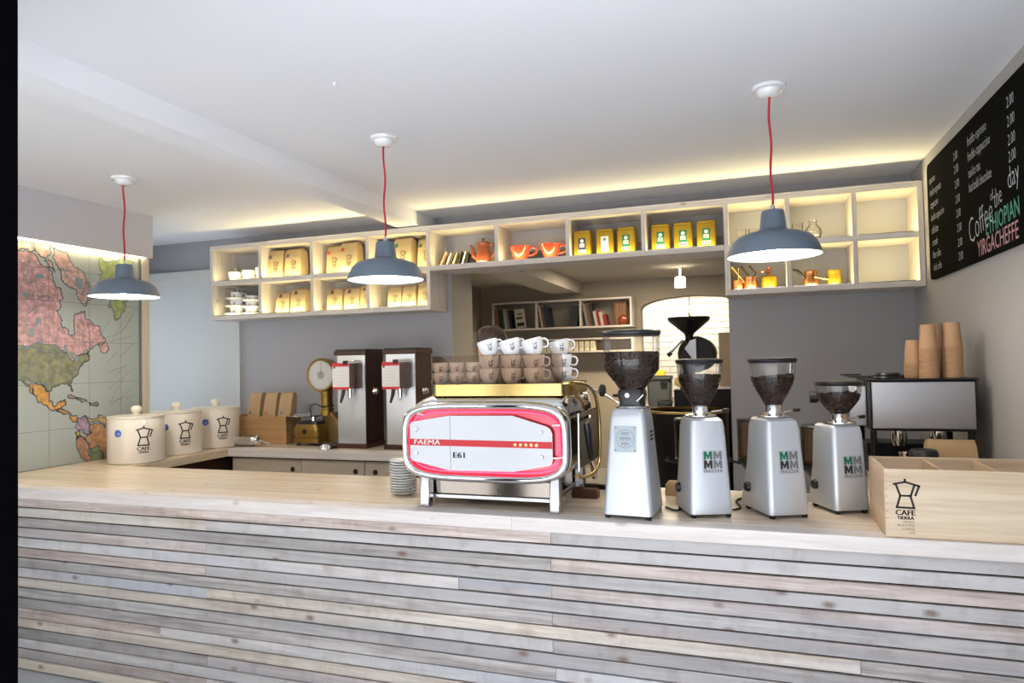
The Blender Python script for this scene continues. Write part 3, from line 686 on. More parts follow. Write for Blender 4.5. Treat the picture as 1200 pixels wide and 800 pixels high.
# ------------------------------------------------------------------ pendant lamps
def pendant(x, y, zr, label):
    t = thing('pendant_lamp', label, 'lamp', (x, y, zr), group='grey enamel pendant lamps')
    prof = [(0.200, 0.0), (0.200, 0.006), (0.192, 0.030), (0.178, 0.062), (0.158, 0.083), (0.125, 0.098), (0.085, 0.108), (0.064, 0.114), (0.058, 0.120), (0.049, 0.196), (0.044, 0.202), (0.0, 0.203)]
    shd = part('shade', MB().lathe(prof, seg=48), m_lampgrey, t, smooth=40)
    ins = [(0.1975, 0.0015), (0.189, 0.029), (0.175, 0.060), (0.155, 0.080), (0.122, 0.0945), (0.083, 0.1045), (0.060, 0.112), (0.0, 0.113)]
    part('shade_lining', MB().lathe(ins, seg=48), m_lampin, shd, smooth=60, label='white enamel inside of the shade')
    part('rim_bead', MB().lathe([(0.1975, 0.0), (0.2005, -0.002), (0.2025, 0.0), (0.2005, 0.003), (0.1975, 0.0)], seg=48), m_lampgrey, shd, smooth=60)
    part('bulb', MB().ball((0, 0, 0.045), (0.033, 0.033, 0.045), 20, 12), m_bulb, t, smooth=60)
    part('socket', MB().lathe([(0.0, 0.112), (0.022, 0.112), (0.022, 0.08), (0.0, 0.08)], seg=20), m_white, t, smooth=40)
    part('cord_grip', MB().lathe([(0.010, 0.203), (0.010, 0.225), (0.006, 0.230), (0.0, 0.230)], seg=14), m_alu, t, smooth=40)
    top = ZC - zr
    pts = [(0.0035*math.sin(k*0.9+x*7), 0.003*math.cos(k*0.7), 0.228 + (top-0.04-0.228)*k/14) for k in range(15)]
    part('cord', MB().tube(pts, 0.0052, 8), m_cord, t, smooth=60, label='red fabric cord')
    part('ceiling_rose', MB().lathe([(0.0, top-0.048), (0.020, top-0.048), (0.036, top-0.043), (0.048, top-0.030), (0.052, top-0.018), (0.070, top-0.014), (0.073, top-0.001), (0, top-0.001)], seg=32), m_white, t, smooth=40, label='white porcelain ceiling rose')
    lamp('pendant_light', 'POINT', (0, 0, 0.030), PEND_W, (1.0, 0.90, 0.74), parent=t, radius=0.045)
PEND_W = 18
pendant(-3.690, 3.25, 2.098, 'grey enamel pendant lamp on red cord hanging in front of the wall map')
pendant(-1.806, 3.20, 2.088, 'grey enamel pendant lamp on red cord above the left half of the espresso machine')
pendant(0.121, 3.25, 2.088, 'grey enamel pendant lamp on red cord above the coffee grinders')
single('ceiling_hook', MB().lathe([(0, 0), (0.010, 0), (0.010, -0.004), (0.004, -0.006), (0.004, -0.016), (0, -0.016)], (-1.639, 2.49, ZC-0.0005), 12), m_white, 'tiny white screw hook in the ceiling in front of the middle pendant', 'hook', (-1.639, 2.49, ZC), smooth=40)

# ------------------------------------------------------------------ chalkboard
cb = thing('chalkboard', 'black chalkboard menu with chalk prices on the right wall', 'chalkboard', (XR, 3.6, 2.08))
ring = [(3.56 + a, 2.42 + b) for a, b, _ in rrect(1.125, 0.345, 0.035)]
part('board', MB().prism(ring, lambda y, z: (XR-0.0005, y, z), lambda y, z: (XR-0.018, y, z)), m_board, cb, world=True)
BX = XR - 0.0188
def chalk(name, txt, y, z, size, m, align='LEFT', stretch=0.72, rise=0.0, bold=-0.012, shear=0.0):
    mb = MB(); c, s_ = math.cos(rise), math.sin(rise)
    put2d(mb, text2d(txt, size, align, bold, shear, stretch), lambda u, v: (BX, y - (u*c - v*s_), z + u*s_ + v*c))
    part(name, mb, m, cb, world=True)
for i, tx in enumerate(('espresso', 'double espresso', 'cappuccino', 'double cappuccino', 'caffè latte', 'cortado', 'filter coffee', 'drink coffee')):
    z = (2.650, 2.577, 2.504, 2.428, 2.352, 2.280, 2.206, 2.133)[i]
    chalk('menu_line', tx, 4.63 - 0.004*i, z-0.012, 0.062, m_chalk, stretch=0.60)
    chalk('menu_price', '2.00', 4.125 - 0.004*i, (2.642, 2.572, 2.494, 2.415, 2.340, 2.264, 2.187, 2.116)[i], 0.062, m_chalk, stretch=0.72)
for i, tx in enumerate(('freddo espresso', 'freddo cappuccino', 'tea/ice tea', 'hot/cold chocolate')):
    chalk('menu_line', tx, 3.885, (2.648, 2.573, 2.492, 2.420)[i], 0.070, m_chalk, stretch=0.62)
    chalk('menu_price', '2.00', 3.345, (2.652, 2.572, 2.494, 2.424)[i], 0.068, m_chalk, stretch=0.72)
chalk('special_heading', 'Coffee', 3.905, 2.165, 0.185, m_chalk, stretch=0.72, rise=0.16, bold=-0.018)
chalk('special_heading', 'of', 3.585, 2.315, 0.065, m_chalk, stretch=0.8, rise=0.1, bold=-0.015)
chalk('special_heading', 'the', 3.535, 2.270, 0.125, m_chalk, stretch=0.62, rise=0.14, bold=-0.015)
chalk('special_heading', 'day', 3.365, 2.315, 0.135, m_chalk, stretch=0.72, rise=0.10, bold=-0.015)
chalk('special_name', 'ETHIOPIAN', 3.665, 2.172, 0.112, m_chalkg, stretch=0.74, rise=0.045, bold=0.004)
chalk('special_name', 'YIRGACHEFFE', 3.790, 2.092, 0.108, m_chalkp, stretch=0.78, rise=0.015, bold=0.002)
# ------------------------------------------------------------------ canisters
def canister(x, y, label, ea, sa):
    t = thing('canister', label, 'canister', (x, y, ZT), group='cream storage canisters on the side arm')
    R = 0.183
    part('body', MB().lathe([(0.0, 0.0), (R-0.008, 0.0), (R, 0.008), (R, 0.150), (R, 0.305), (R-0.004, 0.312), (R-0.014, 0.312), (R-0.014, 0.30), (0, 0.30)], seg=56), m_cream, t, smooth=40)
    lid = part('lid', MB().lathe([(0.0, 0.3125), (R+0.001, 0.3125), (R+0.003, 0.318), (R+0.001, 0.327), (0.03, 0.331), (0.0, 0.331)], seg=56), m_ivory, t, smooth=40)
    part('knob', MB().lathe([(0.024, 0.331), (0.021, 0.340), (0.030, 0.352), (0.036, 0.368), (0.033, 0.384), (0.020, 0.394), (0, 0.396)], seg=24), m_ivory, lid, smooth=60)
    fn = cyl_fn((0, 0, 0.128), R+0.0006, math.radians(ea))
    part('emblem', emblem(MB(), fn, 0.130), m_ink, t, label='black coffee pot emblem with lettering')
    a = math.radians(sa)
    ring = [(0.026*math.cos(k*PI/10), 0.026*math.sin(k*PI/10)) for k in range(20)]
    f2 = cyl_fn((0, 0, 0.215), R+0.0008, a)
    part('sticker', MB().add([f2(*p) for p in ring], [tuple(range(20))]), m_blue, t, label='round blue sticker')
canister(-4.128, 3.73, 'cream storage canister nearest the map wall, its blue sticker fully in view', -28, -80)
canister(-4.190, 4.15, 'cream storage canister between the other two canisters on the side arm', -25, -69)
canister(-4.192, 4.565, 'cream storage canister beside the plywood box, at the far end of the row', -30, -72)

# ------------------------------------------------------------------ espresso machine (front of the bar)
em = thing('espresso_machine', 'chrome espresso machine with white panel, red stripe and red glow', 'espresso machine', (-1.117, 2.83, ZT))
def outline(inset, y, n=72, zc=0.2975, a=0.401, b=0.181, e=4.6):
    out = []
    for i in range(n):
        th = 2*PI*i/n; c, s_ = math.cos(th), math.sin(th)
        r = (abs(c)**e + abs(s_)**e)**(-1/e)
        x, z = (a-inset)*c*r, (b-inset)*s_*r
        out.append((x-0.014, y, zc + z))
    return out
bez = MB().loft([outline(0.036, 0.034), outline(0.034, 0.004), outline(0.029, -0.005), outline(0.020, -0.009), outline(0.009, -0.004), outline(0.002, 0.010), outline(0, 0.03), outline(0.001, 0.058), outline(0.008, 0.066)], False, False)
part('bezel', bez, m_chrome, em, smooth=50, label='rounded chrome front frame')
part('housing', MB().loft([outline(0.010, 0.062), outline(0.012, 0.30), outline(0.014, 0.53), outline(0.05, 0.555)], True, True), m_dkchrome, em, smooth=50)
top = MB().loft([rrect((x1-x0)/2, (y1-y0)/2, 0.05, z, 4, (x0+x1)/2, (y0+y1)/2) for x0, x1, y0, y1, z in
                 ((-0.395, 0.372, 0.045, 0.56, 0.415), (-0.388, 0.370, 0.035, 0.56, 0.440), (-0.372, 0.366, 0.040, 0.56, 0.462), (-0.345, 0.360, 0.055, 0.555, 0.482), (-0.318, 0.352, 0.078, 0.55, 0.497), (-0.296, 0.345, 0.105, 0.54, 0.5085))])
part('top_housing', top, m_chrome, em, smooth=60)
for x_ in (-0.235, 0.085): part('housing_seam', MB().tube([(x_, 0.040, 0.4635), (x_, 0.080, 0.4995)], 0.0016, 6), m_greyink, em)
part('recess_back', MB().loft([outline(0.036, 0.032), outline(0.20, 0.033)], False, True), mat('red_glow_tinted_metal', (0.62, 0.10, 0.13), 0.25, 0.8), em, smooth=30)  # red glow of the tube put into the metal's own colour
# neon tube behind the white panel
nt_ = [(x, 0.022, z) for x, y, z in outline(0.046, 0)]
part('neon_tube', MB().tube(nt_ + nt_[:1], 0.0045, 6), m_redglow, em, smooth=60, label='glowing red tube around the panel')
PN = [(-0.371, 0.222), (-0.371, 0.372), (-0.362, 0.386), (-0.176, 0.415), (0.13, 0.417), (0.285, 0.372), (0.303, 0.360), (0.311, 0.340), (0.311, 0.222), (0.303, 0.206), (0.285, 0.199), (0.13, 0.171), (-0.176, 0.168), (-0.362, 0.208)]
fpn = part('front_panel', MB().prism(PN, lambda x, z: (x, 0.006, z), lambda x, z: (x, 0.011, z)), m_panel, em, bevel=0.0015, label='white glass front panel')
pf = plane_fn((0, 0.0052, 0), (1, 0, 0), (0, 0, 1))
part('red_stripe', MB().add([pf(-0.3705, 0.279), pf(0.3105, 0.276), pf(0.3105, 0.305), pf(-0.3705, 0.308)], [(0, 1, 2, 3)]), m_red, fpn, label='red stripe')
pf2 = plane_fn((0, 0.0046, 0), (1, 0, -0.003), (0, 0, 1))
mkl = MB()
for kd, du in enumerate((-0.0011, 0.0, 0.0011)): put2d(mkl, text2d('FAEMA', 0.0305, 'LEFT', 0.0, 0.10, 1.36, 1.06), plane_fn((0, 0.0048-0.0004*kd, 0), (1, 0, -0.003), (0, 0, 1)), -0.352+du, 0.2835)
part('maker_lettering', mkl, m_paper, fpn, label='white bold lettering')
part('model_lettering', put2d(put2d(put2d(MB(), text2d('E61', 0.036, 'LEFT', 0, 0, 1.25, 1.0), pf2, -0.158, 0.226), text2d('E61', 0.036, 'LEFT', 0, 0, 1.25, 1.0), pf2, -0.1565, 0.226), text2d('E61', 0.036, 'LEFT', 0, 0, 1.25, 1.0), pf2, -0.155, 0.226), m_ink, fpn, label='black model lettering')
st = MB()
for k in range(5):
    c0 = 0.142 + 0.0245*k
    pts = [((0.0088 if i % 2 == 0 else 0.0050)*math.sin(i*PI/5), (0.0088 if i % 2 == 0 else 0.0050)*math.cos(i*PI/5)) for i in range(10)]
    st.add([pf2(c0 + p[0], 0.2905 + p[1]) for p in pts] + [pf2(c0, 0.2905)], [(i, (i+1) % 10, 10) for i in range(10)])
part('gold_stars', st, m_brass, fpn, label='row of five gold stars')
part('panel_seam', MB().box(-0.1685, -0.1668, 0.0050, 0.006, 0.170, 0.4145), m_greyink, fpn)
for sx, sz in ((-0.338, 0.352), (-0.338, 0.245), (0.262, 0.345), (0.262, 0.238)):
    part('panel_screw', MB().lathe([(0, 0), (0.009, 0), (0.009, 0.003), (0.006, 0.006), (0, 0.006)], (sx, 0.0055, sz), 16, Matrix.Rotation(PI/2, 3, 'X')), m_alu, fpn, smooth=40)
for sx, sz, dx in ((0.311, 0.375, 0.05), (0.311, 0.235, 0.05), (-0.30, 0.418, -0.05)):
    part('panel_clip', MB().tube([(sx, 0.012, sz), (sx+dx, 0.018, sz+0.003)], 0.005, 8), m_chrome, em, smooth=60)
for lx, ly in ((-0.300, 0.02), (0.315, 0.02), (-0.300, 0.47), (0.315, 0.47)):
    part('leg', MB().loft([[(lx-0.022, ly-0.022, 0), (lx+0.024, ly-0.022, 0), (lx+0.024, ly+0.024, 0), (lx-0.022, ly+0.024, 0)],
                           [(lx-0.023, ly-0.020, 0.055), (lx+0.025, ly-0.020, 0.055), (lx+0.025, ly+0.03, 0.055), (lx-0.023, ly+0.03, 0.055)],
                           [(lx-0.020, ly-0.012, 0.150), (lx+0.022, ly-0.012, 0.150), (lx+0.022, ly+0.04, 0.150), (lx-0.020, ly+0.04, 0.150)]]), m_legalu, em, bevel=0.005)
part('drip_tray', MB().box(-0.318, 0.29, 0.066, 0.50, 0.050, 0.122), m_trayst, em, bevel=0.004)
part('tray_band', MB().box(-0.322, 0.294, 0.060, 0.506, 0.032, 0.0495), m_steel, em, bevel=0.003)
# right end: mirror panel, lever, brass tube
part('side_panel', MB().loft([rr2 for rr2 in [[(0.398, 0.10+0.22+a, 0.295+b) for a, b, _ in rrect(0.20, 0.125, 0.03)], [(0.404, 0.10+0.22+a, 0.295+b) for a, b, _ in rrect(0.195, 0.12, 0.03)]]]), m_dkchrome, em, smooth=30)
part('side_strip', MB().tube([(0.405, 0.092, 0.17), (0.407, 0.092, 0.42)], 0.006, 8), m_chrome, em, smooth=60)
slv = part('steam_lever', MB().tube([(0.410, 0.30, 0.392), (0.425, 0.22, 0.385), (0.428, 0.16, 0.370)], [0.008, 0.009, 0.010], 10), m_chrome, em, smooth=60)
part('lever_grip', MB().tube([(0.428, 0.15, 0.374), (0.432, 0.155, 0.35), (0.432, 0.185, 0.28), (0.432, 0.21, 0.215), (0.432, 0.215, 0.205)], [0.012, 0.017, 0.015, 0.012, 0.006], 12), m_black, slv, smooth=60)
tb = [(0.36, 0.02, 0.556), (0.397, 0.05, 0.557), (0.397, 0.25, 0.545), (0.397, 0.36, 0.527), (0.400, 0.44, 0.500), (0.402, 0.50, 0.455), (0.404, 0.535, 0.38), (0.404, 0.545, 0.29), (0.404, 0.54, 0.20), (0.403, 0.51, 0.145), (0.400, 0.45, 0.118), (0.397, 0.34, 0.112), (0.39, 0.20, 0.125), (0.385, 0.12, 0.145)]
def smooth_path(p, n=6):
    p = [Vector(q) for q in p]; out = []
    for i in range(len(p)-1):
        a, b, c, d = p[max(i-1, 0)], p[i], p[i+1], p[min(i+2, len(p)-1)]
        for k in range(n):
            t = k/n
            out.append(0.5*((2*b) + (c-a)*t + (2*a-5*b+4*c-d)*t*t + (3*b-a-3*c+d)*t**3))
    return out + [p[-1]]
part('brass_rail', MB().tube(smooth_path(tb, 5), 0.0085, 10), m_brass, em, smooth=60, label='bent brass tube rail around the end')
part('valve_knob', MB().lathe([(0.0, 0), (0.018, 0), (0.03, 0.006), (0.03, 0.024), (0.02, 0.03), (0, 0.03)], (0.43, 0.44, 0.505), 12, Matrix.Rotation(PI/2, 3, 'Y')), m_black, em, smooth=25)
spp = part('steam_pipe', MB().tube(smooth_path([(0.395, 0.40, 0.52), (0.47, 0.44, 0.475), (0.535, 0.46, 0.425), (0.545, 0.46, 0.36), (0.540, 0.45, 0.22)], 5), 0.0055, 8), m_chrome, em, smooth=60)
part('pipe_grip', MB().tube([(0.475, 0.55, 0.475), (0.535, 0.57, 0.472)], 0.008, 8), m_black, spp, smooth=60)
part('group_spout', MB().tube([(0.33, 0.575, 0.20), (0.36, 0.60, 0.10), (0.36, 0.60, 0.05)], [0.022, 0.018, 0.012], 12), m_chrome, em, smooth=60)
# cup tray: brass rail, dark deck and smoked guard
ry0, ry1, rx0, rx1 = 0.07, 0.545, -0.290, 0.352
part('tray_deck', add_box(rx0+0.006, rx1-0.006, ry0+0.006, ry1-0.006, 0.5095, 0.550), m_black, em)
rail = MB()
sec = []
ringo = rrect((rx1-rx0)/2, (ry1-ry0)/2, 0.03, 0, 5, (rx0+rx1)/2, (ry0+ry1)/2)
ringi = rrect((rx1-rx0)/2-0.005, (ry1-ry0)/2-0.005, 0.026, 0, 5, (rx0+rx1)/2, (ry0+ry1)/2)
rail.loft([[(x, y, 0.500) for x, y, _ in ringi], [(x, y, 0.500) for x, y, _ in ringo], [(x, y, 0.553) for x, y, _ in ringo], [(x, y, 0.553) for x, y, _ in ringi]], False, False)
part('cup_rail', rail, m_brass, em, smooth=35, label='brass rail around the cup tray')
# guard: curved sheet along the front and both ends
gp = []
gx0, gx1, gy0, gy1 = rx0-0.022, rx1-0.030, ry0+0.012, ry0+0.30
for k in range(9): gp.append((gx0, gy1 - (gy1-gy0-0.05)*k/8))
for k in range(1, 7): a = PI + (PI/2)*k/6; gp.append((gx0+0.05+0.05*math.cos(a), gy0+0.05+0.05*math.sin(a)))
for k in range(1, 13): gp.append((gx0+0.05+(gx1-gx0-0.10)*k/12, gy0))
for k in range(1, 7): a = 1.5*PI + (PI/2)*k/6; gp.append((gx1-0.05+0.05*math.cos(a), gy0+0.05+0.05*math.sin(a)))
for k in range(1, 9): gp.append((gx1, gy0+0.05+0.05*k/8))
n = len(gp); vs = []
for i, (x, y) in enumerate(gp):
    e = min(1.0, min(i, n-1-i)/5.0); hz = 0.556 + 0.126*math.sqrt(max(0.0, 1-(1-e)**2)) + 0.003
    vs += [(x, y, 0.556), (x, y, 0.556 + (hz-0.556)*0.5), (x, y, hz)]
fs = []
for i in range(n-1):
    for j in range(2): fs.append((3*i+j, 3*i+3+j, 3*i+4+j, 3*i+1+j))
part('cup_guard', MB().add(vs, fs), m_acrylic, em, smooth=60, label='brown tinted clear cup guard')

# ------------------------------------------------------------------ cups on the machine
def make_cup(name, label, r, h, group, loc, rotz=0, prnt=True):
    t = thing(name, label, 'cup', loc, rotz, group)
    pr = [(0, 0), (r*0.50, 0), (r*0.56, h*0.06), (r*0.78, h*0.22), (r*0.93, h*0.5), (r*0.985, h*0.8), (r, h), (r*0.95, h), (r*0.88, h*0.5), (r*0.72, h*0.24), (0, h*0.12)]
    part('bowl', MB().lathe(pr, seg=28), m_white, t, smooth=50)
    pts = [(r*0.93, 0, h*0.86)] + [(r*1.18+0.30*r*math.cos(a), 0, h*0.58+h*0.27*math.sin(a)) for a in [PI*0.5-PI*k/8 for k in range(9)]] + [(r*0.86, 0, h*0.34)]
    part('handle', MB().tube(pts, r*0.085, 8), m_white, t, smooth=60)
    if prnt:
        fn = cyl_fn((0, 0, h*0.50), r*0.985, -PI/2 - 0.25)
        f2 = lambda a, b: tuple(Vector(fn(a, b)) * Vector((1, 1, 1)))
        part('emblem', emblem(MB(), lambda a, b: cyl_fn((0, 0, h*0.46), r*(0.955 + 0.05*max(0, b/h)), -PI/2+0.05)(a, b), h*0.40, words=True, wd=0.08), m_ink, t)
    return t
zt0 = ZT + 0.5505
big_x = [-1.137, -1.028, -0.920]; small_x = [-1.392, -1.312, -1.230]
ordn = ['first', 'second', 'third']
proto = None; lv = ['bottom', 'middle', 'tilted top']
for i, x in enumerate(big_x):
    for k in range(3):
        lab = '%s cup of the %s large front stack from the left on the espresso machine' % (lv[k], ordn[i])
        loc = (x + (0.008 if k == 2 else 0), 2.965, zt0 + 0.058*k + (0.004 if k == 2 else 0))
        rz = (1.15, 0.95, 0.6)[i] + 0.12*k if i < 2 else 0.35 + 0.1*k
        if proto is None: proto = c = make_cup('cappuccino_cup', lab, 0.0490, 0.074, 'large cups on the espresso machine', loc, rz)
        else: c = dup(proto, loc, rz, lab)
        if k == 2: c.rotation_euler = (0.0, -0.26, 0.0); c.location.z += 0.010
for ch in list(proto.children): pass
for i, x in enumerate((-1.112, -1.002, -0.826)):
    for k in range(3):
        lab = '%s cup of the %s large rear stack from the left on the espresso machine' % (('bottom', 'middle', 'top')[k], ordn[i])
        c = dup(proto, (x, 3.10, zt0 + 0.058*k), (0.9, 0.6, 0.15)[i], lab)
        if k == 2: c.rotation_euler = (0, -0.22, 0.1); c.location.z += 0.008
sproto = None
for i, x in enumerate(small_x):
    for k in range(2):
        lab = '%s cup of the %s small stack from the left on the espresso machine' % (('bottom', 'top')[k], ordn[i])
        loc = (x, 2.975 + 0.01*i, zt0 + 0.046*k); rz = 1.3
        if sproto is None: sproto = make_cup('espresso_cup', lab, 0.037, 0.058, 'small cups on the espresso machine', loc, rz)
        else:
            c = dup(sproto, loc, rz, lab)
# orient the printed emblems towards the room: undo handle rotation for the print
for o in [q for q in bpy.data.objects if q.name.startswith('emblem') and q.parent and q.parent.name.split('.')[0] in ('cappuccino_cup', 'espresso_cup')]:
    o.rotation_euler = (0, 0, -o.parent.rotation_euler[2] + 0.42)

# ------------------------------------------------------------------ saucers beside the machine
sp = None
for k in range(13):
    lab = 'topmost white saucer of the stack left of the espresso machine' if k == 12 else '%s white saucer from the bottom of the stack left of the espresso machine' % ORDS[k]
    loc = (-1.655 + random.uniform(-0.002, 0.002), 3.075, ZT + 0.0132*k)
    if sp is None:
        sp = single('saucer', MB().lathe([(0, 0), (0.036, 0), (0.040, 0.003), (0.066, 0.013), (0.0685, 0.0155), (0.067, 0.017), (0.040, 0.007), (0, 0.0055)], seg=32), m_white, lab, 'saucer', loc, 'saucers stacked left of the espresso machine', smooth=50, world=False)
    else:
        o = sp.copy(); COL.objects.link(o); o.location = loc; o['label'] = lab

# ------------------------------------------------------------------ grinders
def icosa():
    p = (1+5**0.5)/2; v = []
    for a in (-1, 1):
        for b in (-p, p): v += [(0, a, b), (a, b, 0), (b, 0, a)]
    bm = bmesh.new(); bmesh.ops.create_icosphere(bm, subdivisions=1, radius=1)
    vs = [tuple(x.co) for x in bm.verts]; fs = [tuple(x.index for x in f.verts) for f in bm.faces]; bm.free()
    return vs, fs
ICO = icosa()
def beans(mb, prof, count, seed, tilt=0.0):
    """whole beans over the side and top surface of the filling"""
    rnd = random.Random(seed)
    for _ in range(count):
        k = rnd.random(); seg = rnd.choices(range(len(prof)-1), [abs((prof[i][0]+prof[i+1][0])*math.hypot(prof[i+1][0]-prof[i][0], prof[i+1][1]-prof[i][1]))+1e-6 for i in range(len(prof)-1)])[0]
        r = prof[seg][0]*(1-k)+prof[seg+1][0]*k; z = prof[seg][1]*(1-k)+prof[seg+1][1]*k
        a = rnd.uniform(0, 2*PI); z += tilt*r*math.cos(a) if seg == len(prof)-2 else 0
        M = Matrix.Rotation(rnd.uniform(0, 6.28), 3, 'Z') @ Matrix.Rotation(rnd.uniform(0, 6.28), 3, 'X')
        c = Vector((r*math.cos(a), r*math.sin(a), z))
        mb.add(ICO[0], ICO[1], lambda x, y, zz: tuple(M @ Vector((x*0.0076, y*0.0055, zz*0.0040)) + c))
    return mb
def grinder(label, loc, rot, wb, wt_, db, dt, H, hop, neck, logo, lu, lz, doser=True, flare=0.0):
    t = thing('coffee_grinder', label, 'grinder', loc, rot, 'silver coffee grinders on the bar')
    secs = []
    for f, z in ((0.0, 0.014), (0.03, 0.016), (0.12, 0.06), (0.5, H*0.5), (0.9, H*0.90), (0.985, H*0.975), (1.0, H)):
        k = f; ins = 0.006 if z == 0.014 else (0.0 if z < H*0.95 else (0.004 if z < H else 0.014))
        hx = (wb*(1-k)+wt_*k)/2 - ins; hy = (db*(1-k)+dt*k)/2 - ins
        fl_ = flare*max(0, 1-z/0.16)
        sec_ = rrect(hx, hy, min(0.020, hx*0.3), z, 4)
        secs.append([(x, y + (fl_ if y > 0 else 0), zz) for x, y, zz in sec_])
    body = part('body', MB().loft(secs), m_silver, t, smooth=32)
    for fx in (-1, 1):
        for fy in (-1, 1):
            fm = MB().lathe([(0, 0), (0.010, 0), (0.012, 0.006), (0.012, 0.016), (0, 0.016)], (fx*(wb/2-0.018), fy*(db/2-0.018), 0), 14)
            part('foot', fm, m_rubber, t, smooth=40)
    face = lambda u, v: (u, -(db*(1-v/H) + dt*(v/H))/2 - 0.0010, v)
    if logo == 'mm':
        pl = MB(); hw, hh = 0.043, 0.046
        q = [face(lu-hw, lz-hh), face(lu+hw, lz-hh), face(lu+hw, lz+hh), face(lu-hw, lz+hh)]
        stk = part('sticker', pl.add(q, [(0, 1, 2, 3)]), mat('silver_sticker', (0.50, 0.53, 0.57), 0.4, 0.3) if 'silver_sticker' not in bpy.data.materials else bpy.data.materials['silver_sticker'], t)
        g = lambda u, v: (face(u, v)[0], face(u, v)[1]-0.0008, v)
        MP = [(0, 0), (0.27, 0), (0.27, 0.52), (0.42, 0.12), (0.58, 0.12), (0.73, 0.52), (0.73, 0), (1, 0), (1, 1), (0.69, 1), (0.5, 0.52), (0.31, 1), (0, 1)]
        fm_ = lambda: ([((x-0.5)*0.0355, y*0.0335) for x, y in MP], [tuple(range(13))])
        part('green_letter', put2d(MB(), fm_(), g, lu-0.020, lz+0.008), m_green, stk, label='green letter M')
        bl = MB(); put2d(bl, fm_(), g, lu-0.020, lz-0.028); part('black_letter', bl, m_ink, stk, label='black letter M')
        gr = MB(); put2d(gr, fm_(), g, lu+0.020, lz+0.008); put2d(gr, fm_(), g, lu+0.020, lz-0.028); part('grey_letters', gr, m_greyink, stk)
        part('maker_lettering', put2d(MB(), text2d('MAZZER', 0.0165, 'CENTER', 0.0, 0, 1.12, 1.12), g, lu, lz-0.0435), m_ink, stk)
    else:
        q = [face(lu-0.047, lz-0.054), face(lu+0.047, lz-0.054), face(lu+0.047, lz+0.054), face(lu-0.047, lz+0.054)]
        bdg = part('badge', MB().add(q, [(0, 1, 2, 3)]), m_label, t, label='square steel badge')
        g = lambda u, v: (face(u, v)[0], face(u, v)[1]-0.0008, v)
        ring = MB()
        rp = [((lu + 0.037*math.cos(k*PI/16), lz + 0.037*math.sin(k*PI/16)), (lu + 0.037*math.cos((k+1)*PI/16), lz + 0.037*math.sin((k+1)*PI/16))) for k in range(32)]
        put2d(ring, lines2d(rp, 0.0015), g)
        for r_ in (-1, 0, 1): put2d(ring, text2d('MMM' if r_ == 0 else 'MM', 0.024, 'CENTER', 0.0, 0, 0.85), g, lu, lz - 0.0085 + 0.021*r_)
        for sx in (-1, 1):
            for sz in (-1, 1): put2d(ring, lines2d([((lu+sx*0.040, lz+sz*0.046), (lu+sx*0.0402, lz+sz*0.0462))], 0.005), g)
        part('badge_engraving', ring, m_greyink, bdg)
        for k in range(3):
            part('vent_slot', add_box((wb*0.38+wt_*0.62)/2-0.001, (wb*0.38+wt_*0.62)/2+0.0012, -0.02, 0.03, H*0.70+0.016*k, H*0.70+0.007+0.016*k), m_ink, t)
    # hopper (local offsets)
    hx, hy, R, zl, lidh, prof, fillp, nb, tilt = hop
    hb = [(r, z) for r, z in prof]
    hpp = part('hopper', MB().lathe(hb, (hx, hy, 0), 40), m_glass, t, smooth=50, label='clear bean hopper')
    part('lid', MB().lathe([(0, zl-0.004), (R-0.004, zl-0.004), (R, zl), (R+0.003, zl+lidh*0.5), (R, zl+lidh*0.85), (R*0.8, zl+lidh), (0, zl+lidh)], (hx, hy, 0), 40), m_black, t, smooth=40)
    fm = MB().lathe([(r-0.010, z) for r, z in fillp[:-1]] + [(0, fillp[-1][1])], (hx, hy, 0), 28)
    part('bean_filling', fm, m_beanfill, hpp, smooth=60)
    bmb = beans(MB(), [(max(0.001, r-0.0070), z) for r, z in fillp], nb, int(H*1000), tilt)
    bb = part('coffee_beans', MB().add(bmb.v, bmb.f, lambda x, y, z: (x+hx, y+hy, z)), m_bean, hpp, smooth=60); bb['kind'] = 'stuff'
    if neck == 'black':
        part('neck', MB().loft([rrect(0.052, 0.050, 0.02, H-0.012, 3, hx, hy), rrect(0.050, 0.046, 0.02, H+0.03, 3, hx, hy), rrect(0.057, 0.052, 0.02, H+0.055, 3, hx, hy), rrect(0.052, 0.048, 0.02, H+0.078, 3, hx, hy)]), m_black, t, smooth=32)
        part('clamp', MB().tube([(hx+0.03, hy-0.055, H+0.03), (hx+0.058, hy-0.05, H+0.058)], 0.004, 8), m_alu, t, smooth=60)
        part('neck_screw', MB().lathe([(0, 0), (0.010, 0), (0.010, 0.004), (0, 0.004)], (hx-0.01, hy-0.052, H+0.055), 14, Matrix.Rotation(PI/2, 3, 'X')), m_alu, t, smooth=40)
        part('top_plate', MB().lathe([(0, 0), (0.070, 0), (0.072, 0.004), (0.070, 0.010), (0, 0.010)], (hx, hy, H-0.0005), 32), m_alu, t, smooth=40)
    else:
        part('top_plate', MB().lathe([(0, 0), (0.058, 0), (0.066, 0.004), (0.066, 0.008), (0.045, 0.014), (0, 0.014)], (hx, hy, H-0.0005), 36), m_chrome, t, smooth=40)
        z0 = H+0.012; z1 = fillp[0][1] + 0.006
        part('collar', MB().lathe([(0, z0), (0.037, z0), (0.037, z0+0.004), (0.033, z0+0.006), (0.033, z1-0.004), (0.036, z1), (0.030, z1), (0, z1-0.002)], (hx, hy, 0), 28), m_chrome, t, smooth=40)
        alv = part('adjust_lever', MB().tube([(hx+0.05, hy+0.01, H+0.018), (hx+0.115, hy+0.03, H+0.022)], 0.004, 8), m_chrome, t, smooth=60)
        part('lever_tip', MB().tube([(hx+0.105, hy+0.027, H+0.022), (hx+0.135, hy+0.036, H+0.023)], 0.008, 8), m_black, alv, smooth=60)
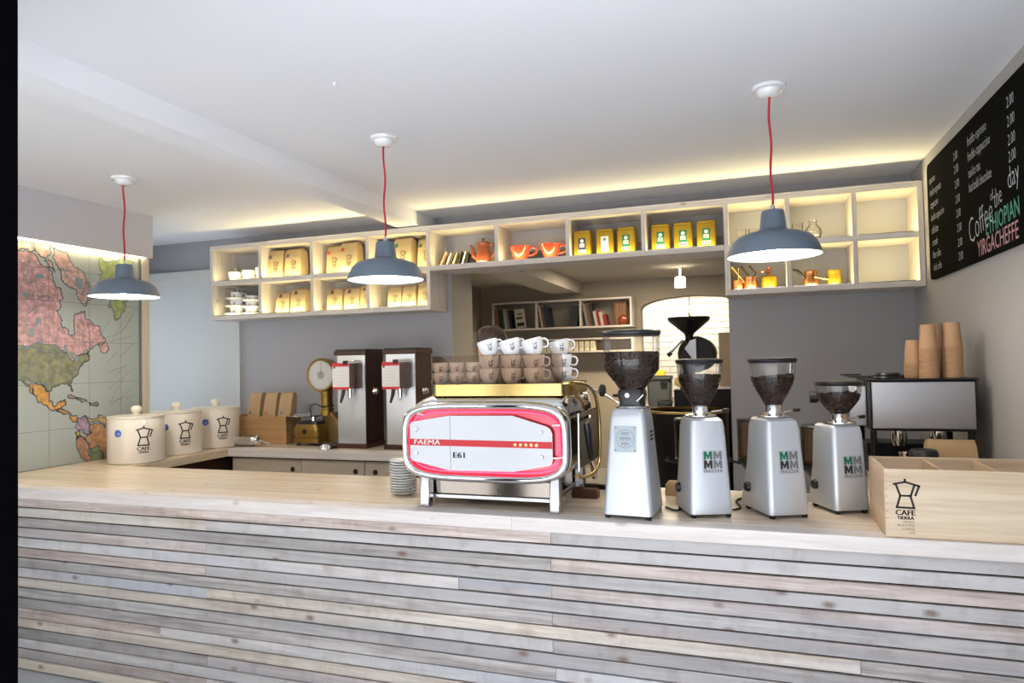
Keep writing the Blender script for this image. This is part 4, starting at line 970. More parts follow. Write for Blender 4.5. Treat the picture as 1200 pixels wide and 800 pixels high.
    if doser:
        dy = db/2 + 0.062 + flare*0.3
        dz = H - 0.20
        dsr = part('doser', MB().lathe([(0, dz), (0.050, dz), (0.058, dz+0.006), (0.058, dz+0.165), (0, dz+0.165)], (-0.005, dy, 0), 28), m_smoke, t, smooth=40, label='smoked clear dosing chamber')
        part('doser_lid', MB().lathe([(0, dz+0.165), (0.061, dz+0.165), (0.062, dz+0.172), (0.056, dz+0.180), (0, dz+0.181)], (-0.005, dy, 0), 28), m_black, dsr, smooth=40)
        part('doser_base', MB().lathe([(0, dz-0.05), (0.030, dz-0.05), (0.060, dz-0.008), (0.060, dz), (0, dz)], (-0.005, dy, 0), 28), m_black, t, smooth=40)
        part('dosing_lever', MB().tube([(-0.055, dy, dz-0.02), (-0.090, dy+0.005, dz-0.01), (-0.105, dy+0.01, dz)], [0.006, 0.006, 0.012], 8), m_black, t, smooth=60)
        part('fork', MB().tube([(-0.02, dy, dz-0.05), (-0.02, db/2-0.03, dz-0.09)], 0.012, 8), m_alu, t, smooth=60)
    else:
        part('rear_chute', MB().loft([rrect(0.045, 0.03, 0.01, H-0.12, 3, 0, db/2), rrect(0.05, 0.035, 0.01, H-0.03, 3, 0, db/2)]), m_black, t, smooth=32)
    sw = part('switch_knob', MB().lathe([(0, 0), (0.020, 0), (0.022, 0.006), (0.018, 0.018), (0, 0.018)], (-wb/2+0.008, db/2-0.05, 0.10), 16, Matrix.Rotation(-PI/2, 3, 'Y')), m_black, t, smooth=40)
    return t
def bowl_prof(R, zl, zn, rn, zbulge):
    h = zl - zn
    return [(rn, zn), (rn+0.006, zn+0.012*1), (rn+(R-rn)*0.32, zn+h*0.20), (rn+(R-rn)*0.60, zn+h*0.36), (rn+(R-rn)*0.82, zn+h*0.52), (rn+(R-rn)*0.93, zn+h*0.66), (R*0.985, zn+h*0.84), (R, zl)]
def cut(prof, z):
    out = []
    for (r0, z0), (r1, z1) in zip(prof[:-1], prof[1:]):
        out.append((r0, z0))
        if z0 <= z < z1:
            k = (z-z0)/(z1-z0); out.append((r0+(r1-r0)*k, z)); break
    return out + [(0.0, z)]
G1 = [(0.046, 0.514), (0.050, 0.522), (0.112, 0.604), (0.116, 0.612), (0.118, 0.66), (0.120, 0.755)]
grinder('tallest silver coffee grinder with big hopper and square steel badge, beside the espresso machine', (-0.478, 2.925, ZT), math.radians(-4), 0.206, 0.142, 0.250, 0.175, 0.447,
        (0.004, 0.008, 0.124, 0.756, 0.022, G1, cut(G1, 0.682), 900, 0), 'black', 'badge', -0.006, 0.325, doser=False)
P2 = bowl_prof(0.094, 0.632, 0.446, 0.033, 0)
grinder('silver coffee grinder with full rounded hopper, second from the espresso machine', (-0.196, 3.005, ZT), math.radians(22), 0.178, 0.142, 0.215, 0.165, 0.404,
        (0.0, 0.01, 0.097, 0.632, 0.018, P2, cut(P2, 0.580), 620, 0.0), 'chrome', 'mm', 0.012, 0.228, flare=0.02)
P3 = bowl_prof(0.093, 0.630, 0.446, 0.033, 0)
grinder('silver coffee grinder with sloping beans in its hopper, third from the espresso machine', (0.090, 3.075, ZT), math.radians(26), 0.174, 0.142, 0.240, 0.170, 0.399,
        (0.006, 0.005, 0.097, 0.630, 0.018, P3, cut(P3, 0.566), 600, 0.12), 'chrome', 'mm', 0.010, 0.225, flare=0.04)
P4 = bowl_prof(0.091, 0.528, 0.400, 0.032, 0)
grinder('shortest silver coffee grinder with shallow hopper, next to the wooden crate', (0.347, 3.205, ZT), math.radians(25), 0.155, 0.135, 0.200, 0.160, 0.362,
        (0.010, -0.004, 0.094, 0.528, 0.017, P4, cut(P4, 0.488), 460, 0.10), 'chrome', 'mm', 0.010, 0.192, flare=0.02)
# cables between the grinders
single('power_cable', MB().tube(smooth_path([(-0.36, 3.06, ZT+0.005), (-0.31, 3.00, ZT+0.005), (-0.28, 3.09, ZT+0.005), (-0.24, 3.22, ZT+0.005)], 6), 0.0045, 8), m_rubber, 'black cable lying on the worktop between the two leftmost grinders', 'cable', (-0.31, 3.03, ZT), smooth=60)
single('power_cable', MB().tube(smooth_path([(-0.09, 3.06, ZT+0.005), (-0.05, 3.12, ZT+0.005), (-0.07, 3.26, ZT+0.005), (-0.02, 3.38, ZT+0.005)], 6), 0.0045, 8), m_rubber, 'black cable on the worktop behind the third grinder', 'cable', (-0.05, 3.14, ZT), smooth=60)

# ------------------------------------------------------------------ plywood crate with two dividers
cr = thing('wooden_crate', 'open birch plywood crate with coffee pot emblem on the bar corner', 'crate', (0.74, 2.925, ZT))
cx0, cx1, cy0, cy1, ch = 0.447, 1.04, 2.762, 3.09, 0.243
part('front_panel', add_box(cx0, cx1, cy0, cy0+0.012, ZT+0.0005, ZT+ch), m_ply, cr, world=True, bevel=0.001)
part('back_panel', add_box(cx0, cx1, cy1-0.012, cy1, ZT+0.0005, ZT+ch), m_ply, cr, world=True, bevel=0.001)
part('side_panel', add_box(cx0+0.0003, cx0+0.012, cy0+0.0125, cy1-0.0125, ZT+0.0005, ZT+ch), m_plyedge, cr, world=True)
part('side_panel', add_box(cx1-0.012, cx1-0.0003, cy0+0.0125, cy1-0.0125, ZT+0.0005, ZT+ch), m_plyedge, cr, world=True)
part('base', add_box(cx0+0.0125, cx1-0.0125, cy0+0.0125, cy1-0.0125, ZT+0.004, ZT+0.012), m_plyedge, cr, world=True)
for x in (0.632, 0.800): part('divider', add_box(x, x+0.009, cy0+0.0125, cy1-0.0125, ZT+0.0125, ZT+ch-0.004), m_plyedge, cr, world=True)
for k in range(9):
    part('finger_joint', add_box(cx0+0.001, cx0+0.011, cy0-0.0006, cy0+0.0002, ZT+0.012+k*0.026, ZT+0.018+k*0.026), m_plyedge, cr, world=True)
ef = plane_fn((0.513, cy0-0.0008, ZT+0.107), (1, 0, 0), (0, 0, 1))
part('emblem', emblem(MB(), ef, 0.100, True, False), m_ink, cr, world=True, label='black coffee pot emblem with lettering')
sm = MB()
for i, tx in enumerate(('MICRO', 'ROASTERS', 'COFFEE', 'LAB')): put2d(sm, text2d(tx, 0.0115, 'RIGHT'), ef, 0.026, -0.054-0.0125*i)
part('small_lettering', sm, m_greyink, cr, world=True)

# ------------------------------------------------------------------ small things behind the machine
single('tamping_brush', MB().loft([rrect(0.062, 0.036, 0.012, ZT, 3, -0.752, 3.21), rrect(0.064, 0.038, 0.012, ZT+0.02, 3, -0.752, 3.21), rrect(0.058, 0.032, 0.012, ZT+0.042, 3, -0.752, 3.21)]), m_darkbrown, 'dark brown block brush lying on the worktop right of the espresso machine', 'brush', (-0.752, 3.21, ZT), smooth=40)
pfl = thing('portafilter', 'black-handled filter holder lying on the worktop behind the machine leg', 'portafilter', (-0.80, 3.42, ZT))
part('handle', MB().tube([(-0.03, -0.02, 0.02), (0.06, -0.05, 0.022), (0.13, -0.07, 0.024)], [0.012, 0.016, 0.013], 10), m_black, pfl, smooth=60)
part('basket', MB().lathe([(0, 0), (0.022, 0), (0.034, 0.012), (0.034, 0.04), (0.030, 0.04), (0.028, 0.014), (0, 0.008)], (-0.06, 0, 0), 24), m_chrome, pfl, smooth=40)
single('paper_packet', MB().loft([rrect(0.05, 0.035, 0.01, ZT, 3, -0.345, 3.36), rrect(0.048, 0.033, 0.01, ZT+0.05, 3, -0.345, 3.36), rrect(0.035, 0.02, 0.01, ZT+0.066, 3, -0.345, 3.36)]), m_kcard, 'small brown paper packet on the worktop between the first two grinders', 'packet', (-0.345, 3.36, ZT), smooth=40)
# ------------------------------------------------------------------ tall coffee dispensers on the back worktop
def dispenser(x0, label):
    t = thing('coffee_dispenser', label, 'dispenser', (x0+0.13, 4.80, ZT), group='tall dispensers on the back worktop')
    W, D, H = 0.262, 0.27, 0.775
    part('body', add_box(-W/2+0.012, W/2, -D/2+0.006, D/2, 0.036, 0.728), m_redwood, t, bevel=0.002)
    part('front_plate', add_box(-W/2+0.008, W/2-0.004, -D/2-0.002, -D/2+0.0055, 0.036, 0.728), m_steelv, t, bevel=0.001, label='brushed steel front')
    part('cap', add_box(-W/2-0.012, W/2+0.012, -D/2-0.02, D/2+0.004, 0.7285, 0.760), m_redwood, t, bevel=0.003)
    part('lid', add_box(-W/2-0.004, W/2+0.006, -D/2-0.012, D/2, 0.7605, H), m_black, t, bevel=0.003)
    part('plinth', add_box(-W/2-0.012, W/2+0.010, -D/2-0.02, D/2, 0.0, 0.0355), m_redwood, t, bevel=0.003)
    dbx = part('dispensing_box', add_box(-0.075, 0.095, -D/2-0.10, -D/2-0.0025, 0.470, 0.665), m_redwood, t, bevel=0.002)
    part('backing_plate', add_box(-0.05, 0.112, -D/2-0.006, -D/2-0.0021, 0.45, 0.69), m_steel, t)
    lab = part('tag', add_box(-0.100, 0.048, -D/2-0.106, -D/2-0.1005, 0.462, 0.668), m_paper, t, label='white and red paper tag')
    f = plane_fn((0, -D/2-0.1066, 0), (1, 0, 0), (0, 0, 1))
    part('red_band', MB().add([f(-0.100, 0.640), f(0.048, 0.640), f(0.048, 0.668), f(-0.100, 0.668)], [(0, 1, 2, 3)]), m_red, lab); part('red_band', MB().add([f(-0.100, 0.462), f(0.048, 0.462), f(0.048, 0.482), f(-0.100, 0.482)], [(0, 1, 2, 3)]), m_red, lab)
    ln = MB()
    for k in range(5): put2d(ln, lines2d([((-0.07, 0.60-0.025*k), (0.02-0.012*(k % 2), 0.60-0.025*k))], 0.0018), plane_fn((0, -D/2-0.1068, 0), (1, 0, 0), (0, 0, 1)))
    part('text_line', ln, mat('tag_grey', (0.55, 0.54, 0.53), 0.8) if 'tag_grey' not in bpy.data.materials else bpy.data.materials['tag_grey'], lab)
    part('tag_dot', MB().lathe([(0, 0), (0.008, 0), (0.008, 0.002), (0, 0.002)], (-0.083, -D/2-0.106, 0.633), 12, Matrix.Rotation(PI/2, 3, 'X')), m_ink, lab)
    part('clip', MB().box(-0.005, 0.035, -D/2-0.112, -D/2-0.095, 0.655, 0.685), m_black, t, bevel=0.003)
    part('handle_bar', MB().tube([(0.0, -D/2-0.09, 0.68), (0.10, -D/2-0.09, 0.682), (0.10, -D/2-0.004, 0.682)], 0.004, 8), m_chrome, t, smooth=60)
    part('spout', MB().tube([(0.03, -D/2-0.06, 0.469), (0.03, -D/2-0.06, 0.40)], [0.020, 0.016], 14), m_chrome, dbx, smooth=60)
    part('lever', MB().tube([(-0.02, -D/2-0.075, 0.469), (-0.022, -D/2-0.085, 0.42), (-0.035, -D/2-0.098, 0.36)], [0.016, 0.014, 0.009], 10), m_black, dbx, smooth=60)
    part('side_knob', MB().lathe([(0, 0), (0.022, 0), (0.028, 0.008), (0.020, 0.022), (0.026, 0.030), (0.020, 0.040), (0, 0.042)], (W/2, -0.02, 0.44), 20, Matrix.Rotation(PI/2, 3, 'Y')), m_alu, t, smooth=50)
    return t
dispenser(-3.085, 'tall steel-fronted mahogany coffee dispenser beside the gold scale')
dispenser(-2.650, 'tall steel-fronted mahogany coffee dispenser partly hidden by the espresso machine')

# ------------------------------------------------------------------ antique scale
sc_ = thing('dial_scale', 'antique gold shop scale with round white dial on the back worktop', 'scale', (-3.42, 4.84, ZT))
part('base', MB().loft([rrect(0.115, 0.125, 0.03, 0.022, 4), rrect(0.125, 0.135, 0.035, 0.03, 4), rrect(0.125, 0.135, 0.035, 0.062, 4), rrect(0.112, 0.122, 0.03, 0.070, 4), rrect(0.118, 0.128, 0.03, 0.085, 4), rrect(0.125, 0.135, 0.035, 0.13, 4), rrect(0.108, 0.12, 0.03, 0.172, 4)]), m_gold, sc_, smooth=35)
part('rear_foot', MB().loft([rrect(0.10, 0.10, 0.03, 0.022, 4, 0.16, 0.10), rrect(0.10, 0.10, 0.04, 0.19, 4, 0.15, 0.10), rrect(0.055, 0.06, 0.03, 0.26, 4, 0.12, 0.06)]), m_goldd, sc_, smooth=40)
for fx, fy in ((-0.09, -0.10), (0.09, -0.10), (-0.09, 0.10), (0.20, 0.12)): part('foot', MB().lathe([(0, 0), (0.016, 0), (0.012, 0.022), (0, 0.022)], (fx, fy, 0), 12), m_black, sc_, smooth=40)
part('deck', MB().loft([rrect(0.105, 0.11, 0.03, 0.1725, 4), rrect(0.100, 0.10, 0.03, 0.196, 4)]), m_black, sc_, smooth=35)
part('pan_post', MB().lathe([(0, 0.19), (0.022, 0.19), (0.022, 0.235), (0, 0.235)], (0.01, -0.03, 0), 16), m_chrome, sc_, smooth=40)
part('weighing_pan', MB().lathe([(0, 0.236), (0.15, 0.236), (0.160, 0.244), (0.158, 0.247), (0.148, 0.240), (0, 0.239)], (-0.07, -0.02, 0), 40), m_chrome, sc_, smooth=40)
part('column', MB().lathe([(0, 0.24), (0.060, 0.24), (0.058, 0.27), (0.052, 0.30), (0.052, 0.40), (0.056, 0.415), (0.056, 0.45), (0, 0.45)], (0.095, 0.03, 0), 28), m_gold, sc_, smooth=40)
part('column_ring', MB().lathe([(0.054, 0.315), (0.064, 0.315), (0.064, 0.325), (0.054, 0.325)], (0.095, 0.03, 0), 28).lathe([(0.054, 0.285), (0.062, 0.285), (0.062, 0.293), (0.054, 0.293)], (0.095, 0.03, 0), 28), m_goldd, sc_, smooth=40)
part('damper_wire', MB().tube(smooth_path([(-0.02, 0.0, 0.20), (0.0, -0.06, 0.30), (0.06, -0.075, 0.34), (0.12, -0.06, 0.31), (0.16, 0.0, 0.33)], 6), 0.004, 8), m_black, sc_, smooth=60)
RX = Matrix.Rotation(PI/2, 3, 'X')
dcs = part('dial_case', MB().lathe([(0.118, -0.005), (0.134, -0.008), (0.140, 0.006), (0.140, 0.02), (0.134, 0.03), (0.134, -0.10 + 0.19), (0.10, 0.105), (0, 0.105)], (0.085, -0.03, 0.572), 44, Matrix.Rotation(-PI/2, 3, 'X')), m_gold, sc_, smooth=40)
part('dial_face', MB().lathe([(0, 0.003), (0.1195, 0.003), (0.1195, 0.001), (0, 0.001)], (0.085, -0.03, 0.572), 44, Matrix.Rotation(-PI/2, 3, 'X')), m_paper, dcs, label='white dial')
df = plane_fn((0.085, -0.0298, 0.572), (1, 0, 0), (0, 0, 1))
tk = MB()
for k in range(60):
    a = k*PI/30; r0 = 0.100 if k % 5 == 0 else 0.106
    put2d(tk, lines2d([((r0*math.cos(a), r0*math.sin(a)), (0.112*math.cos(a), 0.112*math.sin(a)))], 0.0016), df)
part('dial_marks', tk, m_greyink, dcs)
part('dial_emblem', MB().add([df(0.036*math.cos(k*PI/4), 0.036*math.sin(k*PI/4)) for k in range(8)], [tuple(range(8))]), mat('dial_grey', (0.42, 0.42, 0.43), 0.6), dcs)
part('needle', put2d(MB(), lines2d([((0, -0.01), (0.004, 0.100))], 0.003), plane_fn((0.085, -0.0305, 0.572), (1, 0, 0), (0, 0, 1))), m_ink, dcs)
part('base_badge', MB().lathe([(0, 0), (0.024, 0), (0.024, 0.003), (0, 0.003)], (-0.005, -0.134, 0.118), 4, RX), m_ink, sc_)
part('dial_glass', MB().lathe([(0, -0.004), (0.118, -0.004)], (0.085, -0.03, 0.572), 40, Matrix.Rotation(-PI/2, 3, 'X')), m_glass, sc_)

# ------------------------------------------------------------------ plywood box with three kraft bags, scoop, strainer
bx = thing('plywood_box', 'plywood box holding three kraft bags, between canisters and gold scale', 'box', (-3.95, 4.84, ZT))
bx0, bx1, by0, by1, bh = -4.17, -3.652, 4.770, 4.975, 0.245
part('front_panel', add_box(bx0, bx1, by0, by0+0.012, ZT+0.0005, ZT+bh-0.012), m_boxply, bx, world=True)
part('back_panel', add_box(bx0, bx1, by1-0.012, by1, ZT+0.0005, ZT+bh), m_boxply, bx, world=True)
part('side_panel', add_box(bx0+0.0003, bx0+0.012, by0+0.0125, by1-0.0125, ZT+0.0005, ZT+bh), m_boxply, bx, world=True)
part('side_panel', add_box(bx1-0.012, bx1-0.0003, by0+0.0125, by1-0.0125, ZT+0.0005, ZT+bh-0.012), m_boxply, bx, world=True)
part('base', add_box(bx0+0.0125, bx1-0.0125, by0+0.0125, by1-0.0125, ZT+0.001, ZT+0.16), m_boxply, bx, world=True)
def kraft_bag(x, y, z, wdt, dep, h, sticker, label, group, rot=0.0, print_=True, stick_at=(-0.32, 0.80), lean=0.0, emb=True, m=m_kraft):
    t = thing('kraft_coffee_bag', label, 'bag', (x, y, z), rot, group)
    a, b = wdt/2, dep/2; rnd = random.Random(hash((round(x, 2), round(z, 2))) % 1000)
    def ring(hx, hy, zz, sh=0): return [(-hx, -hy+sh, zz), (0, -hy*1.06+sh, zz), (hx, -hy+sh, zz), (hx*0.98, sh, zz), (hx, hy+sh, zz), (0, hy+sh, zz), (-hx, hy+sh, zz), (-hx*0.98, sh, zz)]
    L = lambda zz: lean*zz
    part('sack', MB().loft([ring(a*0.97, b*0.94, 0, 0), ring(a, b, h*0.06, L(h*.06)), ring(a*rnd.uniform(0.99, 1.02), b*1.02, h*0.35, L(h*.35)), ring(a*rnd.uniform(0.97, 1.0), b*0.98, h*0.7, L(h*.7)), ring(a*0.97, b*0.85, h*0.90, L(h*.9)), ring(a*0.955, b*0.70, h*0.97, L(h*.97)), ring(a*0.94, b*0.62, h, L(h))]), m, t, smooth=28)
    part('top_fold', MB().loft([[(-a*0.94, -b*0.66+L(h), h*0.985), (a*0.94, -b*0.66+L(h), h*0.985), (a*0.94, b*0.60+L(h), h*0.99), (-a*0.94, b*0.60+L(h), h*0.99)],
                               [(-a*0.93, -b*0.45+L(h), h+0.012), (a*0.93, -b*0.45+L(h), h+0.012), (a*0.93, b*0.5+L(h), h+0.008), (-a*0.93, b*0.5+L(h), h+0.008)]]), m_kraftd, t, smooth=25)
    fy = lambda u, v: (u, -b*1.075 - 0.0015 + L(v) + (0.0 if v < h*0.7 else (v/h-0.7)*b*1.0), v)
    if emb: part('emblem', emblem(MB(), lambda u, v: fy(u+0.05*wdt, v+h*0.36), h*0.27, True, False, 0.075), m_brownink, t)
    if sticker:
        r_ = 0.017 if wdt > 0.13 else 0.013; cu, cv = stick_at[0]*wdt, stick_at[1]*h
        q = [fy(cu + r_*math.cos(k*PI/8), cv + r_*math.sin(k*PI/8)) for k in range(16)]
        part('sticker', MB().add([(x_, y_-0.0008, z_) for x_, y_, z_ in q], [tuple(range(16))]), sticker, t)
    return t
m_stblue = mat('sticker_slate', (0.13, 0.15, 0.20), 0.6); m_stred = mat('sticker_red', (0.62, 0.10, 0.05), 0.6)
m_stgreen = mat('sticker_green', (0.03, 0.22, 0.11), 0.6); m_stbrown = mat('sticker_brown', (0.16, 0.07, 0.05), 0.6)
m_stblue2 = mat('sticker_blue_grey', (0.10, 0.11, 0.20), 0.6)
for i, (x, stk, cn) in enumerate(((-4.008, m_stblue2, 'blue sticker, next to the canisters'), (-3.845, m_stred, 'red sticker, between the other two'), (-3.690, m_stblue, 'grey sticker, next to the gold scale'))):
    kraft_bag(x - 0.028, 4.855, ZT+0.162, 0.125, 0.075, 0.255, stk, 'kraft bag in the plywood box with %s' % cn, 'kraft bags in the plywood box', 0, True, (-0.22, 0.375), 0.18, False, m_kcard)
sco = thing('coffee_scoop', 'steel coffee scoop lying beside the third canister', 'scoop', (-3.88, 4.615, ZT))
bowl = MB()
secs = []
for k in range(9):
    f = k/8; r = 0.052*(1-0.15*f) * (1 if k < 8 else 0.6)
    secs.append([(-0.13+0.20*f, r*math.cos(a), 0.052 + r*math.sin(a)) for a in [PI*0.80 + (PI*1.4)*j/14 for j in range(15)]])
bowl.loft(secs, False, False, closed=False)
part('bowl', bowl, m_steel, sco, smooth=60)
part('back_cap', MB().ball((0.07, 0, 0.052), (0.02, 0.044, 0.044), 16, 10), m_chrome, sco, smooth=60)
part('handle', MB().tube([(0.08, 0, 0.05), (0.13, -0.005, 0.042), (0.19, -0.01, 0.028)], [0.010, 0.008, 0.013], 12), m_chrome, sco, smooth=60)
tsn = thing('tea_strainer', 'small steel strainer cap with black cord on the back worktop by the scale', 'strainer', (-3.13, 4.56, ZT))
part('bowl', MB().lathe([(0.0, 0.048), (0.022, 0.044), (0.036, 0.028), (0.040, 0.008), (0.043, 0.004), (0.043, 0.0), (0, 0)], seg=26), m_alu, tsn, smooth=50)
part('cord', MB().tube(smooth_path([(0.042, 0.01, 0.008), (0.045, 0.06, 0.012), (0.0, 0.12, 0.008), (-0.06, 0.16, 0.008)], 6), 0.007, 8), m_rubber, tsn, smooth=60)

# ------------------------------------------------------------------ wall shelf contents
ZU, ZL = 2.4055, 2.0965
gA, gB, gC = 'kraft bags in the upper shelf row', 'kraft bags in the lower shelf row', 'gold tins on the shelf'
up = [(-3.885, 5.00, 0.155, m_stblue, 'slate sticker, left one of the pair in the upper row'), (-3.700, 5.00, 0.165, m_stblue, 'slate sticker, right one of the pair in the upper row'),
      (-3.300, 5.02, 0.150, m_stred, 'red sticker, left one of the pair in the upper row'), (-3.135, 4.98, 0.165, m_stred, 'red sticker, right one of the pair in the upper row'),
      (-2.820, 5.02, 0.150, m_stgreen, 'green sticker, partly hidden by the pendant shade'), (-2.640, 5.00, 0.165, m_stgreen, 'green sticker, middle one behind the pendant cord'), (-2.445, 5.03, 0.140, m_stgreen, 'green sticker, at the right end of the upper row')]
for i, (x, y, wd, stk, lb) in enumerate(up):
    kraft_bag(x, y, ZU, wd, 0.105, 0.238 if i not in (3, 5) else 0.250, stk, 'kraft coffee bag with ' + lb, gA, -0.02*(i % 3), lean=0.03)
dn = [(-3.805, 4.98, 0.140, m_stbrown, 0.170, 'left one of the pair in the lower shelf row'), (-3.640, 4.97, 0.145, m_stbrown, 0.192, 'right one of the pair in the lower shelf row'),
      (-3.275, 4.97, 0.145, m_stbrown, 0.175, 'left one of the three in the lower shelf row'), (-3.110, 4.97, 0.140, m_stbrown, 0.172, 'middle one of the three in the lower shelf row'), (-2.985, 4.99, 0.105, m_stbrown, 0.188, 'right one of three against the lower divider'),
      (-2.705, 4.97, 0.120, None, 0.165, 'left one of the three in the last lower compartment'), (-2.575, 4.97, 0.118, None, 0.165, 'middle one of the three in the last lower compartment'), (-2.440, 4.98, 0.115, None, 0.185, 'right one of the three in the last lower compartment')]
for i, (x, y, wd, stk, h, lb) in enumerate(dn):
    kraft_bag(x, y, ZL, wd, 0.090, h, stk, 'small kraft bag, ' + lb, gB, 0.02*(i % 2), stick_at=(-0.15, 0.90), lean=0.04)

# white cups on the far left
def shelf_cup(x, y, z, r, h, lab, group, rz=0.3):
    global shp
    if shp is None: shp = make_cup('tea_cup', lab, r, h, group, (x, y, z), rz); return shp
    c = dup(shp, (x, y, z), rz, lab, group); s_ = r/0.060; c.scale = (s_, s_, h/0.078); return c
shp = None
for i, (x, lb) in enumerate(((-4.338, 'left white cup in the topmost left shelf compartment'), (-4.190, 'middle white cup in the topmost left shelf compartment'), (-4.045, 'right white cup in the topmost left shelf compartment, cut by the divider'))):
    shelf_cup(x, 4.98, ZU, 0.060, 0.085 if i < 2 else 0.10, lb, 'white cups in the upper left compartment', 0.35)
plate = None
def shelf_saucer(x, y, z, s_, lab):
    global plate
    if plate is None:
        plate = single('saucer', MB().lathe([(0, 0), (0.05, 0), (0.055, 0.004), (0.098, 0.019), (0.100, 0.022), (0.096, 0.022), (0.055, 0.010), (0, 0.008)], seg=32), m_white, lab, 'saucer', (x, y, z), 'saucers in the lower left compartment', smooth=50, world=False); o = plate
    else: o = plate.copy(); COL.objects.link(o); o.location = (x, y, z); o['label'] = lab
    o.scale = (s_, s_, 1)
for st_, (x, y, s_, rc, hc) in enumerate(((-4.335, 4.99, 1.0, 0.058, 0.058), (-4.170, 4.99, 0.86, 0.050, 0.046), (-4.045, 5.06, 0.80, 0.046, 0.046))):
    z = ZL; nm = ('left', 'middle', 'right')[st_]
    for k in range(3 if st_ < 2 else 2):
        lv_ = ('bottom', 'middle', 'top')[k]
        shelf_saucer(x, y, z, s_, '%s white saucer of the %s cup tower in the lowest left compartment' % (lv_, nm))
        shelf_cup(x, y, z+0.010, rc, hc, '%s white cup of the %s cup tower in the lowest left compartment' % (lv_, nm), 'cups and saucers in the lower left compartment', 0.25)
        z += 0.010 + hc + 0.002

# postcards and booklets leaning beside the teapot
cd = [(-2.295, 0.120, 0.0, m_kcard, 'brown card leaning at the left of the booklet row beside the teapot'), (-2.262, 0.112, 0.04, m_paper, 'white card leaning behind the brown card beside the teapot'),
      (-2.190, 0.105, 0.01, mat('booklet_tan', (0.55, 0.42, 0.22), 0.6), 'tan booklet leaning in the middle of the row beside the teapot'), (-2.150, 0.108, 0.02, m_ink, 'black booklet leaning in the row beside the teapot'),
      (-2.118, 0.105, 0.03, m_paper, 'white booklet leaning in the row nearest the middle of the compartment'), (-2.085, 0.095, 0.03, m_ink, 'small black booklet at the right end of the row beside the teapot')]
for i, (x, h, dy, m_, lb) in enumerate(cd):
    o = single('booklet', MB().box(-0.004, 0.004, 0, 0.13, 0, h + 0.01), m_, lb, 'booklet', (x, 4.925+dy, ZU+0.001), 'booklets beside the teapot', bevel=0.001, world=False)
    o.rotation_euler = (0, math.radians(24 - 2*i), 0.25)

# teapot
tp = thing('teapot', 'brown glazed coffee pot with long spout on the bridging shelf', 'teapot', (-1.945, 4.99, ZU))
part('body', MB().lathe([(0, 0), (0.056, 0), (0.064, 0.010), (0.066, 0.035), (0.060, 0.075), (0.050, 0.115), (0.047, 0.150), (0.053, 0.168), (0.050, 0.170), (0, 0.168)], seg=36), m_teapot, tp, smooth=50)
part('lid', MB().lathe([(0, 0.169), (0.048, 0.169), (0.044, 0.178), (0.020, 0.186), (0, 0.187)], seg=30), m_teapot, tp, smooth=50)
part('lid_knob', MB().lathe([(0, 0.185), (0.008, 0.185), (0.007, 0.192), (0.014, 0.200), (0.010, 0.208), (0, 0.209)], seg=16), m_brownink, tp, smooth=60)
part('spout', MB().tube(smooth_path([(-0.052, -0.01, 0.050), (-0.078, -0.012, 0.075), (-0.084, -0.012, 0.11), (-0.090, -0.012, 0.142), (-0.104, -0.012, 0.158)], 5), [0.019]*8 + [0.014]*8 + [0.0085]*5, 12), m_teapot, tp, smooth=60)
part('handle', MB().tube(smooth_path([(0.046, -0.005, 0.150), (0.078, -0.005, 0.158), (0.098, -0.005, 0.135), (0.092, -0.005, 0.09), (0.062, -0.005, 0.045)], 5), 0.0075, 10), m_teapot, tp, smooth=60)

# orange drippers
def dripper(x, label, rz):
    t = thing('coffee_dripper', label, 'dripper', (x, 4.97, ZU), rz, 'orange coffee drippers on the shelf')
    part('cone', MB().lathe([(0, 0), (0.040, 0), (0.042, 0.012), (0.050, 0.018), (0.080, 0.110), (0.082, 0.114), (0.077, 0.113), (0.045, 0.020), (0, 0.016)], seg=36), m_orange, t, smooth=45)
    part('base_ring', MB().lathe([(0.03, -0.0003), (0.048, -0.0003), (0.052, 0.006), (0.044, 0.012), (0.03, 0.012)], seg=30), m_orange, t, smooth=45)
    part('handle', MB().tube(smooth_path([(0.070, 0, 0.098), (0.105, 0, 0.104), (0.126, 0, 0.085), (0.112, 0, 0.055), (0.058, 0, 0.040)], 5), 0.0075, 10), m_orange, t, smooth=60)
dripper(-1.632, 'orange ceramic coffee dripper near the brown coffee pot', 0.15)
dripper(-1.393, 'orange ceramic coffee dripper nearest the gold tins', 0.1)

